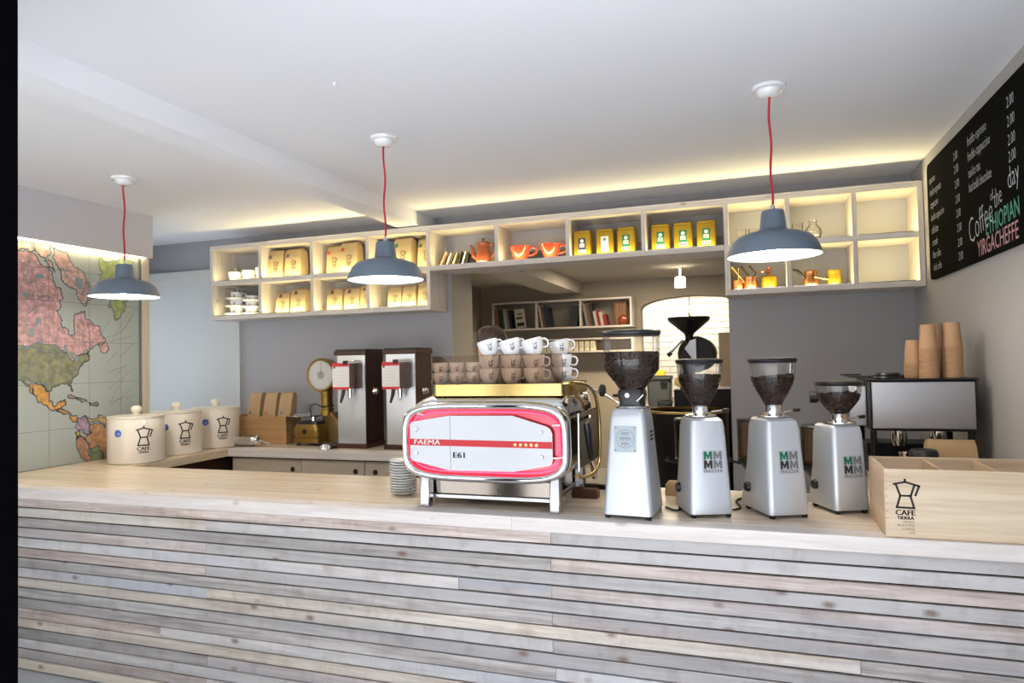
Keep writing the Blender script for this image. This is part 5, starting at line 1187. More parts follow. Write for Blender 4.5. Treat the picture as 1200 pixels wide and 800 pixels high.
# gold tins
tl = [(-1.137, m_navy, 1, 'navy label, first from the drippers'), (-0.968, m_paper, 0, 'white label, second from the drippers'), (-0.812, m_green, 1, 'green label, third from the drippers'),
      (-0.567, m_green, 2, 'green label above a white strip, fourth from the drippers'), (-0.411, m_green, 1, 'green label, fifth from the drippers'), (-0.253, m_green, 3, 'pale crest on green label, last before the corner lamp')]
for i, (x, lm, kind_, lb) in enumerate(tl):
    t = thing('coffee_tin', 'square gold coffee tin with ' + lb, 'tin', (x, 4.985, ZU), 0, gC)
    a = 0.064
    part('can', MB().loft([rrect(a, a, 0.012, 0, 3), rrect(a, a, 0.012, 0.168, 3), rrect(a-0.004, a-0.004, 0.012, 0.172, 3)]), m_tin, t, smooth=32)
    part('lid', MB().loft([rrect(a-0.003, a-0.003, 0.012, 0.1722, 3), rrect(a-0.002, a-0.002, 0.012, 0.186, 3), rrect(a-0.010, a-0.010, 0.012, 0.192, 3)]), m_tin, t, smooth=32)
    f = plane_fn((0, -a-0.0006, 0), (1, 0, 0), (0, 0, 1)); f2 = plane_fn((0, -a-0.0012, 0), (1, 0, 0), (0, 0, 1))
    lw_, b0, b1 = 0.027, (0.048 if kind_ else 0.022), 0.134
    lbl = part('label', MB().add([f(-lw_, b0), f(lw_, b0), f(lw_, b1), f(-lw_, b1)], [(0, 1, 2, 3)]), lm, t)
    cr_ = MB()
    cc = (0, 0.112)
    cr_.add([f2(0.013*math.cos(k*PI/5), 0.112+0.013*math.sin(k*PI/5)) for k in range(10)], [tuple(range(10))])
    if kind_:
        for k in range(3): put2d(cr_, lines2d([((-0.016, 0.090-0.010*k), (0.016, 0.090-0.010*k))], 0.005), f2)
    else:
        put2d(cr_, lines2d([((-0.014, 0.085), (0.014, 0.085))], 0.002), f2)
    part('crest', cr_, m_paper if kind_ else m_greyink, lbl)
    if kind_ in (1, 3):
        part('white_strip', MB().add([f(-lw_, 0.024), f(lw_, 0.024), f(lw_, 0.047), f(-lw_, 0.047)], [(0, 1, 2, 3)]), m_paper, t)
        rd = MB()
        for k in range(3): rd.add([f2(-0.024+0.018*k, 0.026), f2(-0.013+0.018*k, 0.026), f2(-0.013+0.018*k, 0.045), f2(-0.024+0.018*k, 0.045)], [(0, 1, 2, 3)])
        part('red_stripes', rd, m_red, lbl)
    elif kind_ == 2:
        part('white_strip', MB().add([f(-lw_, 0.020), f(lw_, 0.020), f(lw_, 0.042), f(-lw_, 0.042)], [(0, 1, 2, 3)]), m_paper, t)

# glasses in the right unit
def glass(x, y, h, r, label, mid):
    single('drinking_glass', MB().lathe([(0, 0.002), (r*0.75, 0.002), (r*0.80, 0.012), (r*0.70*mid, h*0.35), (r, h*0.8), (r, h), (r*0.96, h), (r*0.94, h*0.8), (r*0.62*mid, h*0.36), (r*0.7, 0.016), (0, 0.014)], seg=28), m_glass, label, 'glass', (x, y, ZU), 'glasses in the upper right compartments', smooth=50, world=False)
glass(-0.020, 5.0, 0.120, 0.034, 'clear footed glass nearest the gold tins', 0.8)
glass(0.058, 5.0, 0.118, 0.034, 'clear footed glass second from the gold tins, behind the lamp', 0.8)
glass(0.340, 4.98, 0.130, 0.036, 'clear glass left of the round flask in the middle upper compartment', 1.0)
single('glass_flask', MB().lathe([(0, 0.002), (0.028, 0.002), (0.045, 0.02), (0.056, 0.055), (0.050, 0.085), (0.028, 0.108), (0.024, 0.130), (0.030, 0.138), (0.027, 0.138), (0.021, 0.130), (0.025, 0.107), (0.047, 0.084), (0.053, 0.055), (0.042, 0.022), (0, 0.006)], seg=30), m_glass, 'round clear glass flask in the middle upper compartment', 'flask', (0.436, 4.99, ZU), smooth=50, world=False)

# copper pots
def pot(x, y, r, h, label, sticks):
    t = thing('copper_pot', label, 'pot', (x, y, ZL), 0, 'copper pots in the lower right compartment')
    part('pot_body', MB().lathe([(0, 0), (r*0.95, 0), (r, 0.008), (r*0.93, h*0.75), (r*1.0, h), (r*0.95, h), (r*0.88, h*0.75), (r*0.92, 0.012), (0, 0.010)], seg=30), m_copper, t, smooth=45)
    for (a, b, c, m_) in sticks: part('long_handle', MB().tube([a, b, c], [0.007, 0.006, 0.009], 8), m_, t, smooth=60)
pot(-0.050, 4.985, 0.036, 0.072, 'small copper pot with raised brass handle, first in the lower right compartments', [((0.0, -0.03, 0.05), (0.004, -0.032, 0.10), (0.006, -0.03, 0.155), m_brass), ((0.0, 0.0, 0.06), (-0.03, 0.0, 0.12), (-0.045, 0.0, 0.15), m_goldd)])
pot(0.030, 4.975, 0.045, 0.090, 'copper pot with slanting brass handle between the small pot and the burner', [((-0.040, -0.025, 0.055), (-0.075, -0.028, 0.105), (-0.120, -0.03, 0.165), m_brass), ((0.0, 0.02, 0.08), (-0.03, 0.03, 0.13), (-0.06, 0.04, 0.175), m_goldd), ((0.01, 0.02, 0.08), (0.035, 0.03, 0.12), (-0.005, 0.04, 0.175), m_goldd)])
br = thing('brass_burner', 'brass burner tank with a valve neck under the corner lamp', 'burner', (0.150, 4.99, ZL))
part('tank', MB().lathe([(0, 0), (0.050, 0), (0.053, 0.006), (0.053, 0.072), (0.050, 0.085), (0.036, 0.095), (0.014, 0.098), (0, 0.098)], seg=36), m_tin, br, smooth=40)
part('neck', MB().lathe([(0, 0.097), (0.015, 0.097), (0.012, 0.112), (0.019, 0.118), (0.019, 0.134), (0.012, 0.140), (0.016, 0.155), (0, 0.156)], seg=20), m_copper, br, smooth=45)
part('valve', MB().tube([(-0.012, -0.008, 0.126), (-0.04, -0.014, 0.127)], 0.005, 8).lathe([(0, 0), (0.012, 0), (0.012, 0.014), (0, 0.014)], (-0.052, -0.016, 0.127), 14, Matrix.Rotation(PI/2, 3, 'Y')), m_copper, br, smooth=45)
cz = thing('copper_jug', 'copper long-handled coffee pot with black handle in the middle lower compartment', 'jug', (0.412, 4.98, ZL))
part('pot_body', MB().lathe([(0, 0), (0.050, 0), (0.055, 0.010), (0.050, 0.045), (0.038, 0.075), (0.044, 0.104), (0.040, 0.104), (0.034, 0.076), (0.046, 0.045), (0.050, 0.014), (0, 0.010)], seg=32), m_copper, cz, smooth=45)
part('lid', MB().lathe([(0, 0.1045), (0.040, 0.1045), (0.030, 0.112), (0, 0.114)], seg=24), m_copper, cz, smooth=45)
part('handle', MB().tube(smooth_path([(-0.040, -0.02, 0.062), (-0.062, -0.025, 0.088), (-0.085, -0.03, 0.110), (-0.115, -0.035, 0.118)], 4), [0.009]*4 + [0.011]*4 + [0.010]*4 + [0.008], 10), m_black, cz, smooth=60)
bp_ = thing('brass_jug', 'brass coffee jug with long side handle beside the copper pot', 'jug', (0.553, 4.98, ZL))
part('pot_body', MB().lathe([(0, 0), (0.040, 0), (0.044, 0.008), (0.046, 0.05), (0.038, 0.070), (0.042, 0.085), (0.044, 0.104), (0.040, 0.104), (0.034, 0.07), (0.040, 0.02), (0, 0.010)], seg=32), m_tin, bp_, smooth=45)
part('handle', MB().tube([(-0.040, -0.02, 0.045), (-0.085, -0.03, 0.055), (-0.125, -0.04, 0.066)], [0.008, 0.007, 0.010], 10), m_brass, bp_, smooth=60)
# ------------------------------------------------------------------ black espresso machine by the right wall, seen from behind
e2 = thing('espresso_machine', 'black boxy espresso machine with plain steel back panel near the right wall', 'espresso machine', (0.775, 3.9, ZT))
part('upper_body', add_box(0.552, 1.000, 3.712, 4.12, 1.270, 1.512), m_blackm, e2, world=True, bevel=0.004)
part('back_panel', add_box(0.560, 0.990, 3.700, 3.7115, 1.283, 1.505), m_steeld, e2, world=True, bevel=0.002, label='plain brushed steel back panel')
part('top_tray', MB().box(0.545, 1.006, 3.694, 4.13, 1.5125, 1.5205), m_blackm, e2, world=True, bevel=0.002)
part('end_panel', add_box(0.470, 0.5515, 3.80, 4.10, 1.285, 1.485), m_steeld, e2, world=True, bevel=0.004)
for x in (0.565, 0.975):
    for y in (3.725, 4.10): part('leg', MB().lathe([(0, ZT), (0.018, ZT), (0.015, ZT+0.03), (0.015, 1.2695), (0, 1.2695)], (x, y, 0), 14), m_blackm, e2, world=True, smooth=40)
part('lower_body', add_box(0.560, 0.985, 3.90, 4.12, ZT+0.055, ZT+0.20), m_blackm, e2, world=True, bevel=0.004)
part('drip_tray', add_box(0.560, 0.985, 3.74, 3.895, ZT+0.03, ZT+0.055), m_steel, e2, world=True, bevel=0.002)
part('tray_rail', MB().tube([(0.56, 3.72, 1.532), (0.47, 3.72, 1.532), (0.47, 4.1, 1.532), (0.57, 4.1, 1.532)], 0.004, 8), m_blackm, e2, world=True, smooth=60)
for y, z, r in ((3.80, 1.430, 0.030), (3.95, 1.395, 0.028)):
    part('valve_stem', MB().tube([(0.470, y, z), (0.30 if y < 3.9 else 0.38, y, z)], 0.007, 8), m_chrome, e2, world=True, smooth=60)
    part('valve_knob', MB().lathe([(0, 0), (r, 0), (r*1.05, 0.012), (r*1.05, 0.03), (r*0.8, 0.042), (0, 0.042)], (0.29 if y < 3.9 else 0.37, y, z), 10, Matrix.Rotation(PI/2, 3, 'Y')), m_black, e2, world=True, smooth=25)
part('group_head', MB().lathe([(0, 1.2695), (0.035, 1.2695), (0.038, 1.22), (0.030, 1.19), (0, 1.19)], (0.69, 3.82, 0), 20), m_chrome, e2, world=True, smooth=40)
part('group_head', MB().lathe([(0, 1.2695), (0.035, 1.2695), (0.038, 1.22), (0.030, 1.19), (0, 1.19)], (0.86, 3.82, 0), 20), m_chrome, e2, world=True, smooth=40)
# things under and on it
single('glass_jug', MB().lathe([(0, 0), (0.045, 0), (0.05, 0.01), (0.048, 0.075), (0.052, 0.09), (0.047, 0.09), (0.044, 0.07), (0.044, 0.014), (0, 0.012)], seg=28), m_glass, 'clear glass jug upturned under the black espresso machine', 'jug', (0.590, 3.655, ZT), smooth=50, world=False)
single('milk_pitcher', MB().lathe([(0, 0), (0.055, 0), (0.058, 0.01), (0.052, 0.06), (0.045, 0.10), (0.050, 0.125), (0.046, 0.125), (0.041, 0.10), (0.050, 0.02), (0, 0.01)], seg=28), m_chrome, 'steel milk pitcher between the crate and the black machine', 'pitcher', (0.61, 3.50, ZT), smooth=50, world=False)
single('milk_pitcher', MB().lathe([(0, 0), (0.050, 0), (0.052, 0.01), (0.050, 0.10), (0.046, 0.17), (0.050, 0.19), (0.046, 0.19), (0.042, 0.16), (0.046, 0.02), (0, 0.01)], seg=28), m_chrome, 'taller steel pitcher under the left end of the black machine', 'pitcher', (0.702, 3.64, ZT), smooth=50, world=False)
kraft_bag(0.86, 3.62, ZT, 0.20, 0.09, 0.245, None, 'brown paper bag with coffee pot emblem standing below the black machine', None, m=m_kcard)
single('black_canister', MB().lathe([(0, 0), (0.055, 0), (0.058, 0.01), (0.058, 0.21), (0.05, 0.225), (0, 0.225)], seg=28), m_black, 'black canister standing under the black machine beside the paper bag', 'canister', (0.725, 3.48, ZT), smooth=40, world=False)
lids = single('cup_lid', MB().lathe([(0, 0.002), (0.058, 0.0), (0.060, 0.004), (0.056, 0.012), (0.05, 0.014), (0, 0.012)], seg=28), m_black, 'x', 'lid', (0.640, 3.78, 1.5207), 'black lids on the black machine', smooth=40, world=False)
lids['label'] = 'black plastic cup lid lying at the left of the lids on the black machine'
for i, (x, y, z, lb) in enumerate(((0.705, 3.88, 1.5207, 'black plastic cup lid lying in the middle of the lids on the black machine'), (0.642, 3.782, 1.5350, 'black plastic cup lid stacked on top of the other lids'), (0.640, 3.93, 1.5207, 'black plastic cup lid lying behind the other lids near the paper cups'))):
    o = lids.copy(); COL.objects.link(o); o.location = (x, y, z); o['label'] = lb
# upturned kraft cup stacks
kc = None
def kraft_stack(x, y, n, s_, nm):
    global kc
    for k in range(n):
        lab = ('upturned kraft paper cup topping the %s' % nm) if k == n-1 else 'kraft paper cup, %s from the bottom in the %s' % (ORDS[k], nm)
        loc = (x, y, 1.5208 + k*0.0072*s_)
        if kc is None:
            kc = single('paper_cup', MB().lathe([(0.041, 0), (0.0435, 0.0015), (0.0435, 0.0045), (0.041, 0.006), (0.0315, 0.118), (0.0305, 0.120), (0.0295, 0.117), (0, 0.117)], seg=28), m_kcup, lab, 'paper cup', loc, 'kraft paper cups on the black machine', smooth=45, world=False)
        else:
            o = kc.copy(); COL.objects.link(o); o.location = loc; o.scale = (s_, s_, s_); o['label'] = lab
kraft_stack(0.817, 3.75, 20, 1.0, 'tall front cup stack')
kraft_stack(0.922, 3.77, 21, 1.0, 'tall cup stack nearest the right wall')
kraft_stack(0.880, 3.90, 21, 1.0, 'tall cup stack behind the other two')
kraft_stack(0.768, 3.83, 10, 1.0, 'short cup stack')

# ------------------------------------------------------------------ kitchen beyond the opening
def kshelf(label, x0, x1, y, z0, z1, divs):
    t = thing('kitchen_shelf', label, 'shelf', ((x0+x1)/2, YK, z0))
    part('top_board', add_box(x0, x1, y, YK-0.002, z1-0.02, z1), m_shelf, t, world=True)
    part('bottom_board', add_box(x0, x1, y, YK-0.002, z0, z0+0.02), m_shelf, t, world=True)
    for x in [x0] + divs + [x1-0.02]: part('divider' if x in divs else 'side_panel', add_box(x, x+0.02, y+0.0005, YK-0.002, z0+0.02, z1-0.02), m_shelfv, t, world=True)
kshelf('pale wall shelf of books and folders on the kitchen wall', -2.765, -1.165, 7.32, 1.988, 2.310, [-2.245, -1.740])
kshelf('low pale wall shelf with a row of cream boxes under the book shelf', -2.60, -1.165, 7.36, 1.722, 1.880, [-1.925])
Zb = 2.0085
bkm = {n: mat('book_' + n, c, 0.6) for n, c in dict(tan=(0.26, 0.13, 0.06), dark=(0.02, 0.025, 0.03), green=(0.04, 0.10, 0.06), white=(0.50, 0.46, 0.39), grey=(0.22, 0.22, 0.22), red=(0.24, 0.016, 0.016), navy=(0.02, 0.03, 0.08), brown=(0.16, 0.07, 0.04)).items()}
def book(x, th, h, c, tilt, label, dy=0.0, dep=0.16):
    t = thing('book', label, 'book', (x, 7.34+dy, Zb), 0, 'books and folders on the kitchen shelf')
    part('cover', MB().box(-th/2, th/2, 0, dep, 0, h), bkm[c], t, bevel=0.001)
    part('pages', MB().box(-th/2+0.003, th/2-0.003, 0.004, dep-0.004, h-0.0005, h+0.0015), m_paper, t)
    t.rotation_euler = (0, math.radians(tilt), 0)
    t.location.z += max(0.0, math.sin(math.radians(abs(tilt)))*th/2) + 0.001
for a in ((-2.715, 0.040, 0.23, 'tan', 0, 'tan book at the left end of the kitchen book shelf'), (-2.676, 0.03, 0.22, 'dark', 0, 'dark book second in the first bay of the kitchen book shelf'),
          (-2.628, 0.022, 0.235, 'green', -6, 'green book leaning in the first bay of the kitchen book shelf'), (-2.604, 0.020, 0.23, 'white', -6, 'white-spined book leaning in the first bay of the kitchen book shelf'),
          (-2.577, 0.028, 0.19, 'grey', -6, 'grey booklet leaning in the first bay of the kitchen book shelf'), (-2.545, 0.028, 0.215, 'dark', -6, 'black folder leaning beside the white cover in the first bay')):
    book(*a)
t = thing('magazine', 'white magazine leaning face outward in the first kitchen shelf bay', 'magazine', (-2.42, 7.335, Zb), 0, 'books and folders on the kitchen shelf')
part('cover', MB().box(-0.06, 0.06, 0, 0.008, 0, 0.215), bkm['white'], t)
part('cover_print', MB().box(-0.045, 0.03, -0.0015, 0, 0.10, 0.125).box(-0.045, 0.045, -0.0015, 0, 0.02, 0.06).box(-0.03, 0.03, -0.0015, 0, 0.15, 0.165), bkm['dark'], t)
t.rotation_euler = (0, math.radians(-6), 0); t.location.z += 0.008
for a in ((-2.172, 0.018, 0.24, 'white', -9, 'white booklet at the left of the second kitchen shelf bay'), (-2.146, 0.03, 0.235, 'brown', -9, 'brown book leaning in the second kitchen shelf bay'), (-2.114, 0.03, 0.235, 'navy', -9, 'navy book leaning in the second kitchen shelf bay'),
          (-2.082, 0.03, 0.225, 'dark', -9, 'black book leaning last in the row of the second kitchen shelf bay'), (-1.812, 0.070, 0.235, 'dark', 6, 'thick black folder leaning on the second divider of the kitchen shelf'),
          (-1.655, 0.03, 0.245, 'grey', -10, 'grey folder at the left of the third kitchen shelf bay'), (-1.622, 0.032, 0.245, 'brown', -10, 'brown folder leaning in the third kitchen shelf bay'), (-1.587, 0.034, 0.245, 'dark', -10, 'black folder leaning in the third kitchen shelf bay'),
          (-1.553, 0.03, 0.16, 'white', -10, 'short white-and-cream book in the third kitchen shelf bay'), (-1.521, 0.03, 0.165, 'red', -10, 'red book in the third kitchen shelf bay'), (-1.488, 0.032, 0.15, 'white', -10, 'short pale book leaning at the right of the row in the third bay'), (-1.452, 0.034, 0.12, 'red', -10, 'small dark red book at the right end of the row in the third bay')):
    book(*a)
pf_ = thing('picture_frame', 'wooden frame with a round orange ornament at the right end of the kitchen shelf', 'frame', (-1.30, 7.40, Zb))
part('frame', MB().box(-0.07, 0.07, 0, 0.012, 0, 0.25), bkm['brown'], pf_, bevel=0.001)
part('panel', MB().box(-0.052, 0.052, -0.002, 0, 0.018, 0.232), bkm['tan'], pf_)
part('slat', MB().box(-0.012, -0.006, -0.006, -0.002, 0.018, 0.232).box(0.018, 0.024, -0.006, -0.002, 0.018, 0.232), bkm['brown'], pf_)
single('orange_ornament', MB().ball((0, 0, 0.055), (0.055, 0.03, 0.055), 20, 12), mat('amber_glaze', (0.26, 0.05, 0.012), 0.2, coat=0.4), 'round amber ornament standing before the wooden frame on the kitchen shelf', 'ornament', (-1.27, 7.365, Zb), smooth=60, world=False)
cbx = None; ncar = 0
for i in range(16):
    x = -2.545 + i*0.062
    if -1.985 < x < -1.89: continue
    lab = 'cream carton number %d' % i
    if cbx is None:
        cbx = single('cream_carton', MB().box(-0.024, 0.024, 0, 0.10, 0, 0.105), mat('cream_carton', (0.80, 0.72, 0.52), 0.6), '', 'carton', (x, 7.38, 1.743), 'cream cartons on the low kitchen shelf', bevel=0.002, world=False); o = cbx
        bd = MB().box(-0.014, 0.014, -0.0008, 0, 0.055, 0.06).box(-0.014, 0.014, -0.0008, 0, 0.035, 0.04).box(-0.012, 0.012, -0.0008, 0, 0.075, 0.078)
        bdp = part('print', bd, m_greyink, cbx)
    else:
        o = dup(cbx, (x, 7.38, 1.743))
    ncar += 1; o['label'] = '%s cream carton from the left on the low kitchen shelf' % ORDS[ncar-1]
# ceiling spot
sp_ = thing('spotlight', 'small white cylinder spotlight hanging from the kitchen ceiling', 'light', (-0.60, 6.75, 2.32))
part('can', MB().lathe([(0, 0.10), (0.045, 0.10), (0.052, 0.09), (0.056, 0.0), (0.048, 0.0), (0.046, 0.05), (0, 0.05)], seg=24), m_white, sp_, smooth=40)
part('lens', MB().lathe([(0, 0.012), (0.046, 0.012), (0.046, 0.018), (0, 0.018)], seg=20), m_bulb, sp_)
part('stem', MB().tube([(0, 0, 0.10), (0, 0, 0.2)], 0.010, 10), m_white, sp_, smooth=60)
lamp('spot_beam', 'SPOT', (0, 0, -0.01), 60, (1.0, 0.82, 0.55), parent=sp_, radius=0.04, spot=2.0, direction=(-0.25, 0.15, -1))
# hanging work lamp in the back room
hl = thing('work_lamp', 'grey dome work lamp hanging in the bright back room', 'lamp', (-0.63, 8.15, 1.985))
part('dome', MB().lathe([(0.13, 0), (0.125, 0.03), (0.09, 0.075), (0.04, 0.11), (0.03, 0.14), (0, 0.14)], seg=28), m_alu, hl, smooth=50)
part('bulb', MB().ball((0, 0, 0.04), 0.03, 14, 8), m_bulb, hl, smooth=60)
part('cord', MB().tube([(0, 0, 0.14), (0, 0, 0.634)], 0.004, 6), m_rubber, hl)
# coffee roaster
ro = thing('coffee_roaster', 'black drum coffee roaster with wide hopper funnel and round cooling bin', 'roaster', (-0.50, 6.5, ZF))
zf = -ZF
c0 = (0, 0, zf)
part('hopper_funnel', MB().lathe([(0.0, 1.99), (0.165, 1.99), (0.172, 2.012), (0.190, 2.012), (0.190, 1.990), (0.178, 1.975), (0.045, 1.862), (0.036, 1.84), (0.036, 1.78), (0, 1.78)], (-0.012, 0, zf), 36), m_blackm, ro, smooth=40)
part('funnel_hook', MB().tube([(-0.012, -0.02, 2.01+zf), (-0.012, 0, 2.05+zf), (-0.012, 0.02, 2.01+zf)], 0.008, 8), m_brass, ro, smooth=60)
part('neck_block', MB().loft([rrect(0.05, 0.06, 0.01, 1.60+zf, 3, -0.02, 0.02), rrect(0.04, 0.05, 0.01, 1.79+zf, 3, -0.015, 0.01)]), m_blackm, ro, smooth=32)
part('drum', MB().lathe([(0, -0.02), (0.158, -0.02), (0.168, 0), (0.168, 0.55), (0, 0.55)], (0.040, 0.08, 1.672+zf), 40, Matrix.Rotation(-PI/2, 3, 'X')), m_blackm, ro, smooth=40)
part('face_plate', MB().prism([(-0.10, 1.30), (-0.10, 1.64), (-0.05, 1.72), (0.03, 1.60), (0.03, 1.30)], lambda x, z: (x, -0.06, z+zf), lambda x, z: (x, 0.055, z+zf)), m_blackm, ro, bevel=0.004)
part('chute', MB().prism([(-0.05, 1.725), (0.005, 1.80), (0.055, 1.815), (0.055, 1.57)], lambda x, z: (x, -0.075, z+zf), lambda x, z: (x, 0.05, z+zf)), m_steeld, ro, bevel=0.003)
part('sampling_lever', MB().tube([(-0.17, -0.10, 1.70+zf), (-0.10, -0.10, 1.77+zf), (-0.06, -0.08, 1.80+zf)], [0.018, 0.012, 0.010], 8), m_alu, ro, smooth=60)
part('lever_knob', MB().tube([(-0.20, -0.10, 1.665+zf), (-0.165, -0.10, 1.69+zf)], 0.02, 10), m_black, ro, smooth=60)
part('gauge', MB().lathe([(0, 0), (0.045, 0), (0.045, 0.03), (0, 0.03)], (-0.10, -0.09, 1.42+zf), 20, Matrix.Rotation(PI/2, 3, 'X')), m_brass, ro, smooth=40)
part('body', MB().box(-0.16, 0.34, -0.03, 0.62, 0.30+zf, 1.35+zf), m_blackm, ro, bevel=0.006)
part('cooling_bin', MB().lathe([(0, 0.45), (0.34, 0.45), (0.345, 0.47), (0.345, 1.175), (0.33, 1.175), (0.33, 1.14), (0, 1.14)], (-0.02, -0.40, zf), 48), m_blackm, ro, smooth=40)
part('bin_rim', MB().lathe([(0.325, 1.176), (0.352, 1.176), (0.356, 1.186), (0.352, 1.196), (0.325, 1.196)], (-0.02, -0.40, zf), 48), m_brass, ro, smooth=40)
part('bin_legs', MB().tube([(-0.2, -0.6, 0), (-0.2, -0.6, 0.45+zf)], 0.025, 8).tube([(0.18, -0.6, 0), (0.18, -0.6, 0.45+zf)], 0.025, 8).tube([(-0.02, -0.12, 0), (-0.02, -0.12, 0.45+zf)], 0.025, 8), m_blackm, ro)
part('pedestal', MB().box(-0.10, 0.30, 0.05, 0.58, 0, 0.30+zf), m_blackm, ro)
# bins and bench
bn = thing('kitchen_bench', 'low dark bench carrying the grey bins in the kitchen', 'bench', (-0.86, 7.05, ZF))
part('top', add_box(-1.15, -0.70, 6.86, 7.30, 0.72, 0.76), m_carcass, bn, world=True)
for x in (-1.13, -0.74):
    for y in (6.88, 7.26): part('leg', add_box(x, x+0.03, y, y+0.03, ZF, 0.72), m_carcass, bn, world=True)
def bin_(x, y, z, r, h, label):
    t = thing('plastic_bin', label, 'bin', (x, y, z), 0, 'grey bins in the kitchen')
    part('tub', MB().loft([rrect(r*0.85, r*0.75, 0.03, 0, 3), rrect(r, r*0.9, 0.03, h, 3)]), m_binbag, t, smooth=32)
    part('rim', MB().loft([rrect(r*1.06, r*0.96, 0.03, h-0.03, 3), rrect(r*1.07, r*0.97, 0.03, h, 3)]), m_binbag, t, smooth=32)
    part('grip', MB().box(r*0.2, r*0.75, -r*0.99, -r*0.90, h-0.09, h-0.05), m_black, t)
bin_(-0.87, 7.14, 0.7605, 0.120, 0.70, 'tall grey plastic bin standing on the kitchen bench before the arch')
bin_(-0.795, 6.92, 0.7605, 0.07, 0.46, 'lower grey plastic bin between the tall bin and the roaster')
single('yellow_box', MB().box(-0.045, 0.045, -0.03, 0.03, 0, 0.06), m_yellow, 'small yellow box lying on the tall grey kitchen bin', 'box', (-0.86, 7.14, 1.461), bevel=0.004, world=False)

# ------------------------------------------------------------------ person behind the bar
def limb(mb, pts, rs, seg=14):
    P = smooth_path(pts, 4); n = len(pts)-1; R = []
    for i in range(len(P)):
        f = i/4; k = min(int(f), n-1); u = f-k; R.append(rs[k]*(1-u)+rs[k+1]*u)
    mb.tube(P, R, seg); mb.ball(P[0], R[0], 12, 8); mb.ball(P[-1], R[-1], 12, 8)
pe = thing('person', 'person with dark brown hair in dark clothes working behind the espresso machine', 'person', (-1.55, 4.08, ZF2), math.radians(158))
# local frame: faces +X in local space (turned towards the map wall), z up
HS = 1.885
bod = MB()
bod.ball((0.0, 0, 1.762), (0.094, 0.076, 0.112), 24, 16)                 # skull
bod.ball((0.045, 0, 1.710), (0.050, 0.055, 0.075), 18, 12)               # face and jaw
bod.ball((0.098, 0, 1.728), (0.016, 0.013, 0.022), 12, 8)                # nose
bod.tube([(0.083, 0, 1.765), (0.094, 0, 1.745), (0.106, 0, 1.722)], [0.008, 0.010, 0.013], 10)
bod.ball((0.082, 0, 1.685), (0.014, 0.022, 0.007), 12, 8)                # mouth
bod.ball((0.070, 0, 1.655), (0.022, 0.025, 0.018), 12, 8)                # chin
for s_ in (-1, 1):
    bod.ball((-0.010, s_*0.078, 1.735), (0.020, 0.010, 0.032), 12, 8)    # ears
    bod.ball((0.078, s_*0.030, 1.752), (0.012, 0.014, 0.008), 10, 6)     # eyes
limb(bod, [(-0.012, 0, 1.68), (-0.022, 0, 1.60), (-0.02, 0, 1.54)], [0.056, 0.056, 0.070])
limb(bod, [(0.0, 0, 1.50), (0.01, 0, 1.32), (0.0, 0, 1.12), (0, 0, 0.98)], [0.105, 0.130, 0.118, 0.130])
for s_ in (-1, 1):
    limb(bod, [(-0.01, 0, 1.50), (-0.01, s_*0.12, 1.485), (-0.005, s_*0.195, 1.455)], [0.075, 0.070, 0.058])
    limb(bod, [(-0.005, s_*0.20, 1.45), (0.02, s_*0.225, 1.30), (0.05, s_*0.225, 1.17)], [0.054, 0.046, 0.040])
    limb(bod, [(0.05, s_*0.225, 1.17), (0.16, s_*0.20, 1.12), (0.27, s_*0.16, 1.10)], [0.040, 0.036, 0.026])
    # hand: palm, four fingers and a thumb
    bod.ball((0.315, s_*0.150, 1.095), (0.046, 0.038, 0.016), 14, 8)
    for f, (ln, oy) in enumerate(((0.070, -0.028), (0.080, -0.010), (0.075, 0.009), (0.058, 0.026))):
        y = s_*0.150 + oy
        bod.tube([(0.345, y, 1.096), (0.345+ln*0.5, y+oy*0.15, 1.094), (0.345+ln*0.85, y+oy*0.2, 1.078), (0.345+ln, y+oy*0.2, 1.062)], [0.0095, 0.009, 0.0085, 0.007], 8)
    bod.tube([(0.295, s_*0.150-s_*0.030, 1.092), (0.325, s_*0.150-s_*0.055, 1.082), (0.352, s_*0.150-s_*0.062, 1.070)], [0.012, 0.0105, 0.008], 8)
    limb(bod, [(0, s_*0.085, 0.97), (0.01, s_*0.095, 0.70), (0.0, s_*0.095, 0.50)], [0.095, 0.075, 0.058])
    limb(bod, [(0.0, s_*0.095, 0.50), (-0.015, s_*0.095, 0.32), (-0.01, s_*0.095, 0.09)], [0.058, 0.054, 0.036])
    limb(bod, [(-0.03, s_*0.095, 0.045), (0.06, s_*0.098, 0.040), (0.14, s_*0.102, 0.028)], [0.040, 0.036, 0.024])
bo = part('body', bod, m_skin, pe)
rm = bo.modifiers.new('merge', 'REMESH'); rm.mode = 'VOXEL'; rm.voxel_size = 0.0065; rm.use_smooth_shade = True
sm_ = bo.modifiers.new('soften', 'SMOOTH'); sm_.factor = 0.5; sm_.iterations = 3
shm = MB()
limb(shm, [(0.0, 0, 1.505), (0.01, 0, 1.32), (0.0, 0, 1.12), (0, 0, 0.93)], [0.118, 0.145, 0.133, 0.146])
for s_ in (-1, 1):
    limb(shm, [(-0.01, 0, 1.50), (-0.01, s_*0.12, 1.488), (-0.005, s_*0.20, 1.456)], [0.086, 0.082, 0.068])
    limb(shm, [(-0.005, s_*0.20, 1.45), (0.02, s_*0.225, 1.30), (0.04, s_*0.226, 1.20)], [0.066, 0.058, 0.054])
so = part('shirt', shm, m_shirt, pe, label='dark shirt')
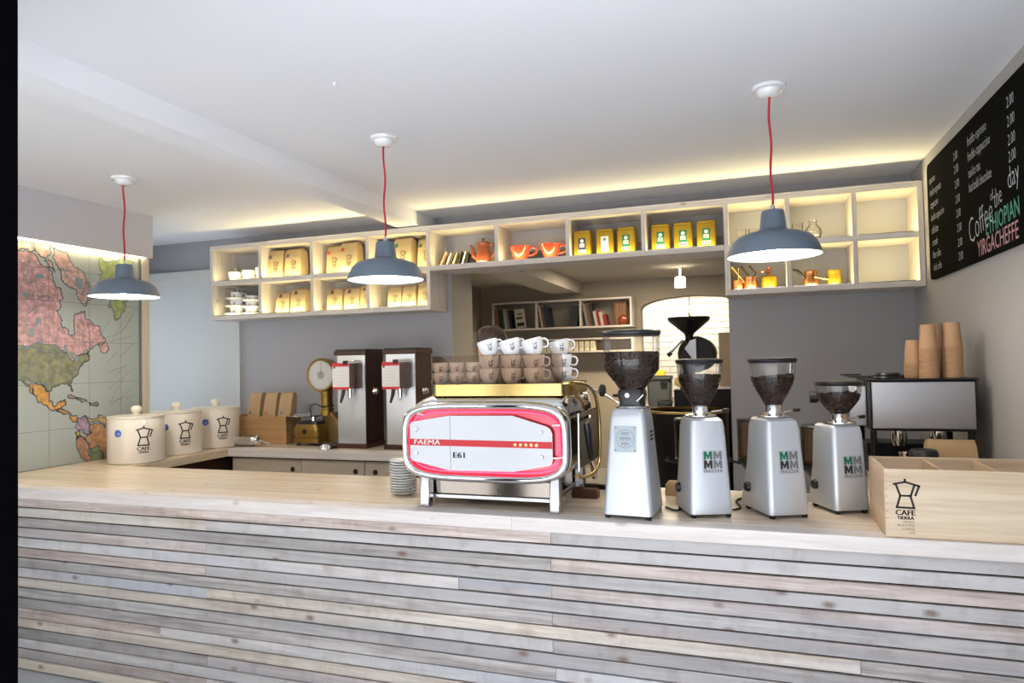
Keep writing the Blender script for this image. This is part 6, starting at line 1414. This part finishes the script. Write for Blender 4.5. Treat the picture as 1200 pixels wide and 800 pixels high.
r2 = so.modifiers.new('merge', 'REMESH'); r2.mode = 'VOXEL'; r2.voxel_size = 0.010; r2.use_smooth_shade = True
trm = MB()
for s_ in (-1, 1):
    limb(trm, [(0, s_*0.085, 0.96), (0.01, s_*0.095, 0.70), (0.0, s_*0.095, 0.50), (-0.015, s_*0.095, 0.30), (-0.01, s_*0.095, 0.12)], [0.112, 0.090, 0.074, 0.070, 0.062])
to = part('trousers', trm, m_trouser, pe, label='dark trousers')
r3 = to.modifiers.new('merge', 'REMESH'); r3.mode = 'VOXEL'; r3.voxel_size = 0.010; r3.use_smooth_shade = True
for s_ in (-1, 1):
    part('shoe', MB().loft([[(x_, y_ + s_*0.098, 0.0) for x_, y_, _ in rrect(0.145, 0.048, 0.04, 0, 5, 0.045, 0)], [(x_, y_ + s_*0.098, 0.03) for x_, y_, _ in rrect(0.145, 0.05, 0.042, 0, 5, 0.045, 0)], [(x_, y_ + s_*0.098, 0.07) for x_, y_, _ in rrect(0.10, 0.045, 0.04, 0, 5, 0.0, 0)], [(x_, y_ + s_*0.098, 0.11) for x_, y_, _ in rrect(0.06, 0.045, 0.04, 0, 5, -0.03, 0)]]), m_black, pe, smooth=50)
hm = MB()
hm.ball((-0.022, 0, 1.775), (0.094, 0.088, 0.112), 26, 16)
hm.ball((0.030, 0, 1.838), (0.062, 0.070, 0.048), 20, 12)
hm.ball((-0.055, 0, 1.700), (0.050, 0.066, 0.070), 18, 12)
for s_ in (-1, 1): hm.ball((0.018, s_*0.066, 1.790), (0.040, 0.020, 0.050), 14, 10)
ho = part('hair', hm, m_hair, pe, label='dark brown hair')
r4 = ho.modifiers.new('merge', 'REMESH'); r4.mode = 'VOXEL'; r4.voxel_size = 0.007; r4.use_smooth_shade = True
for s_ in (-1, 1): part('eye', MB().ball((0.088, s_*0.030, 1.753), (0.005, 0.009, 0.004), 10, 6), m_ink, pe, smooth=60)
part('earring', MB().ball((-0.008, 0.088, 1.700), 0.009, 12, 8), m_red, pe, smooth=60, label='red ear stud')
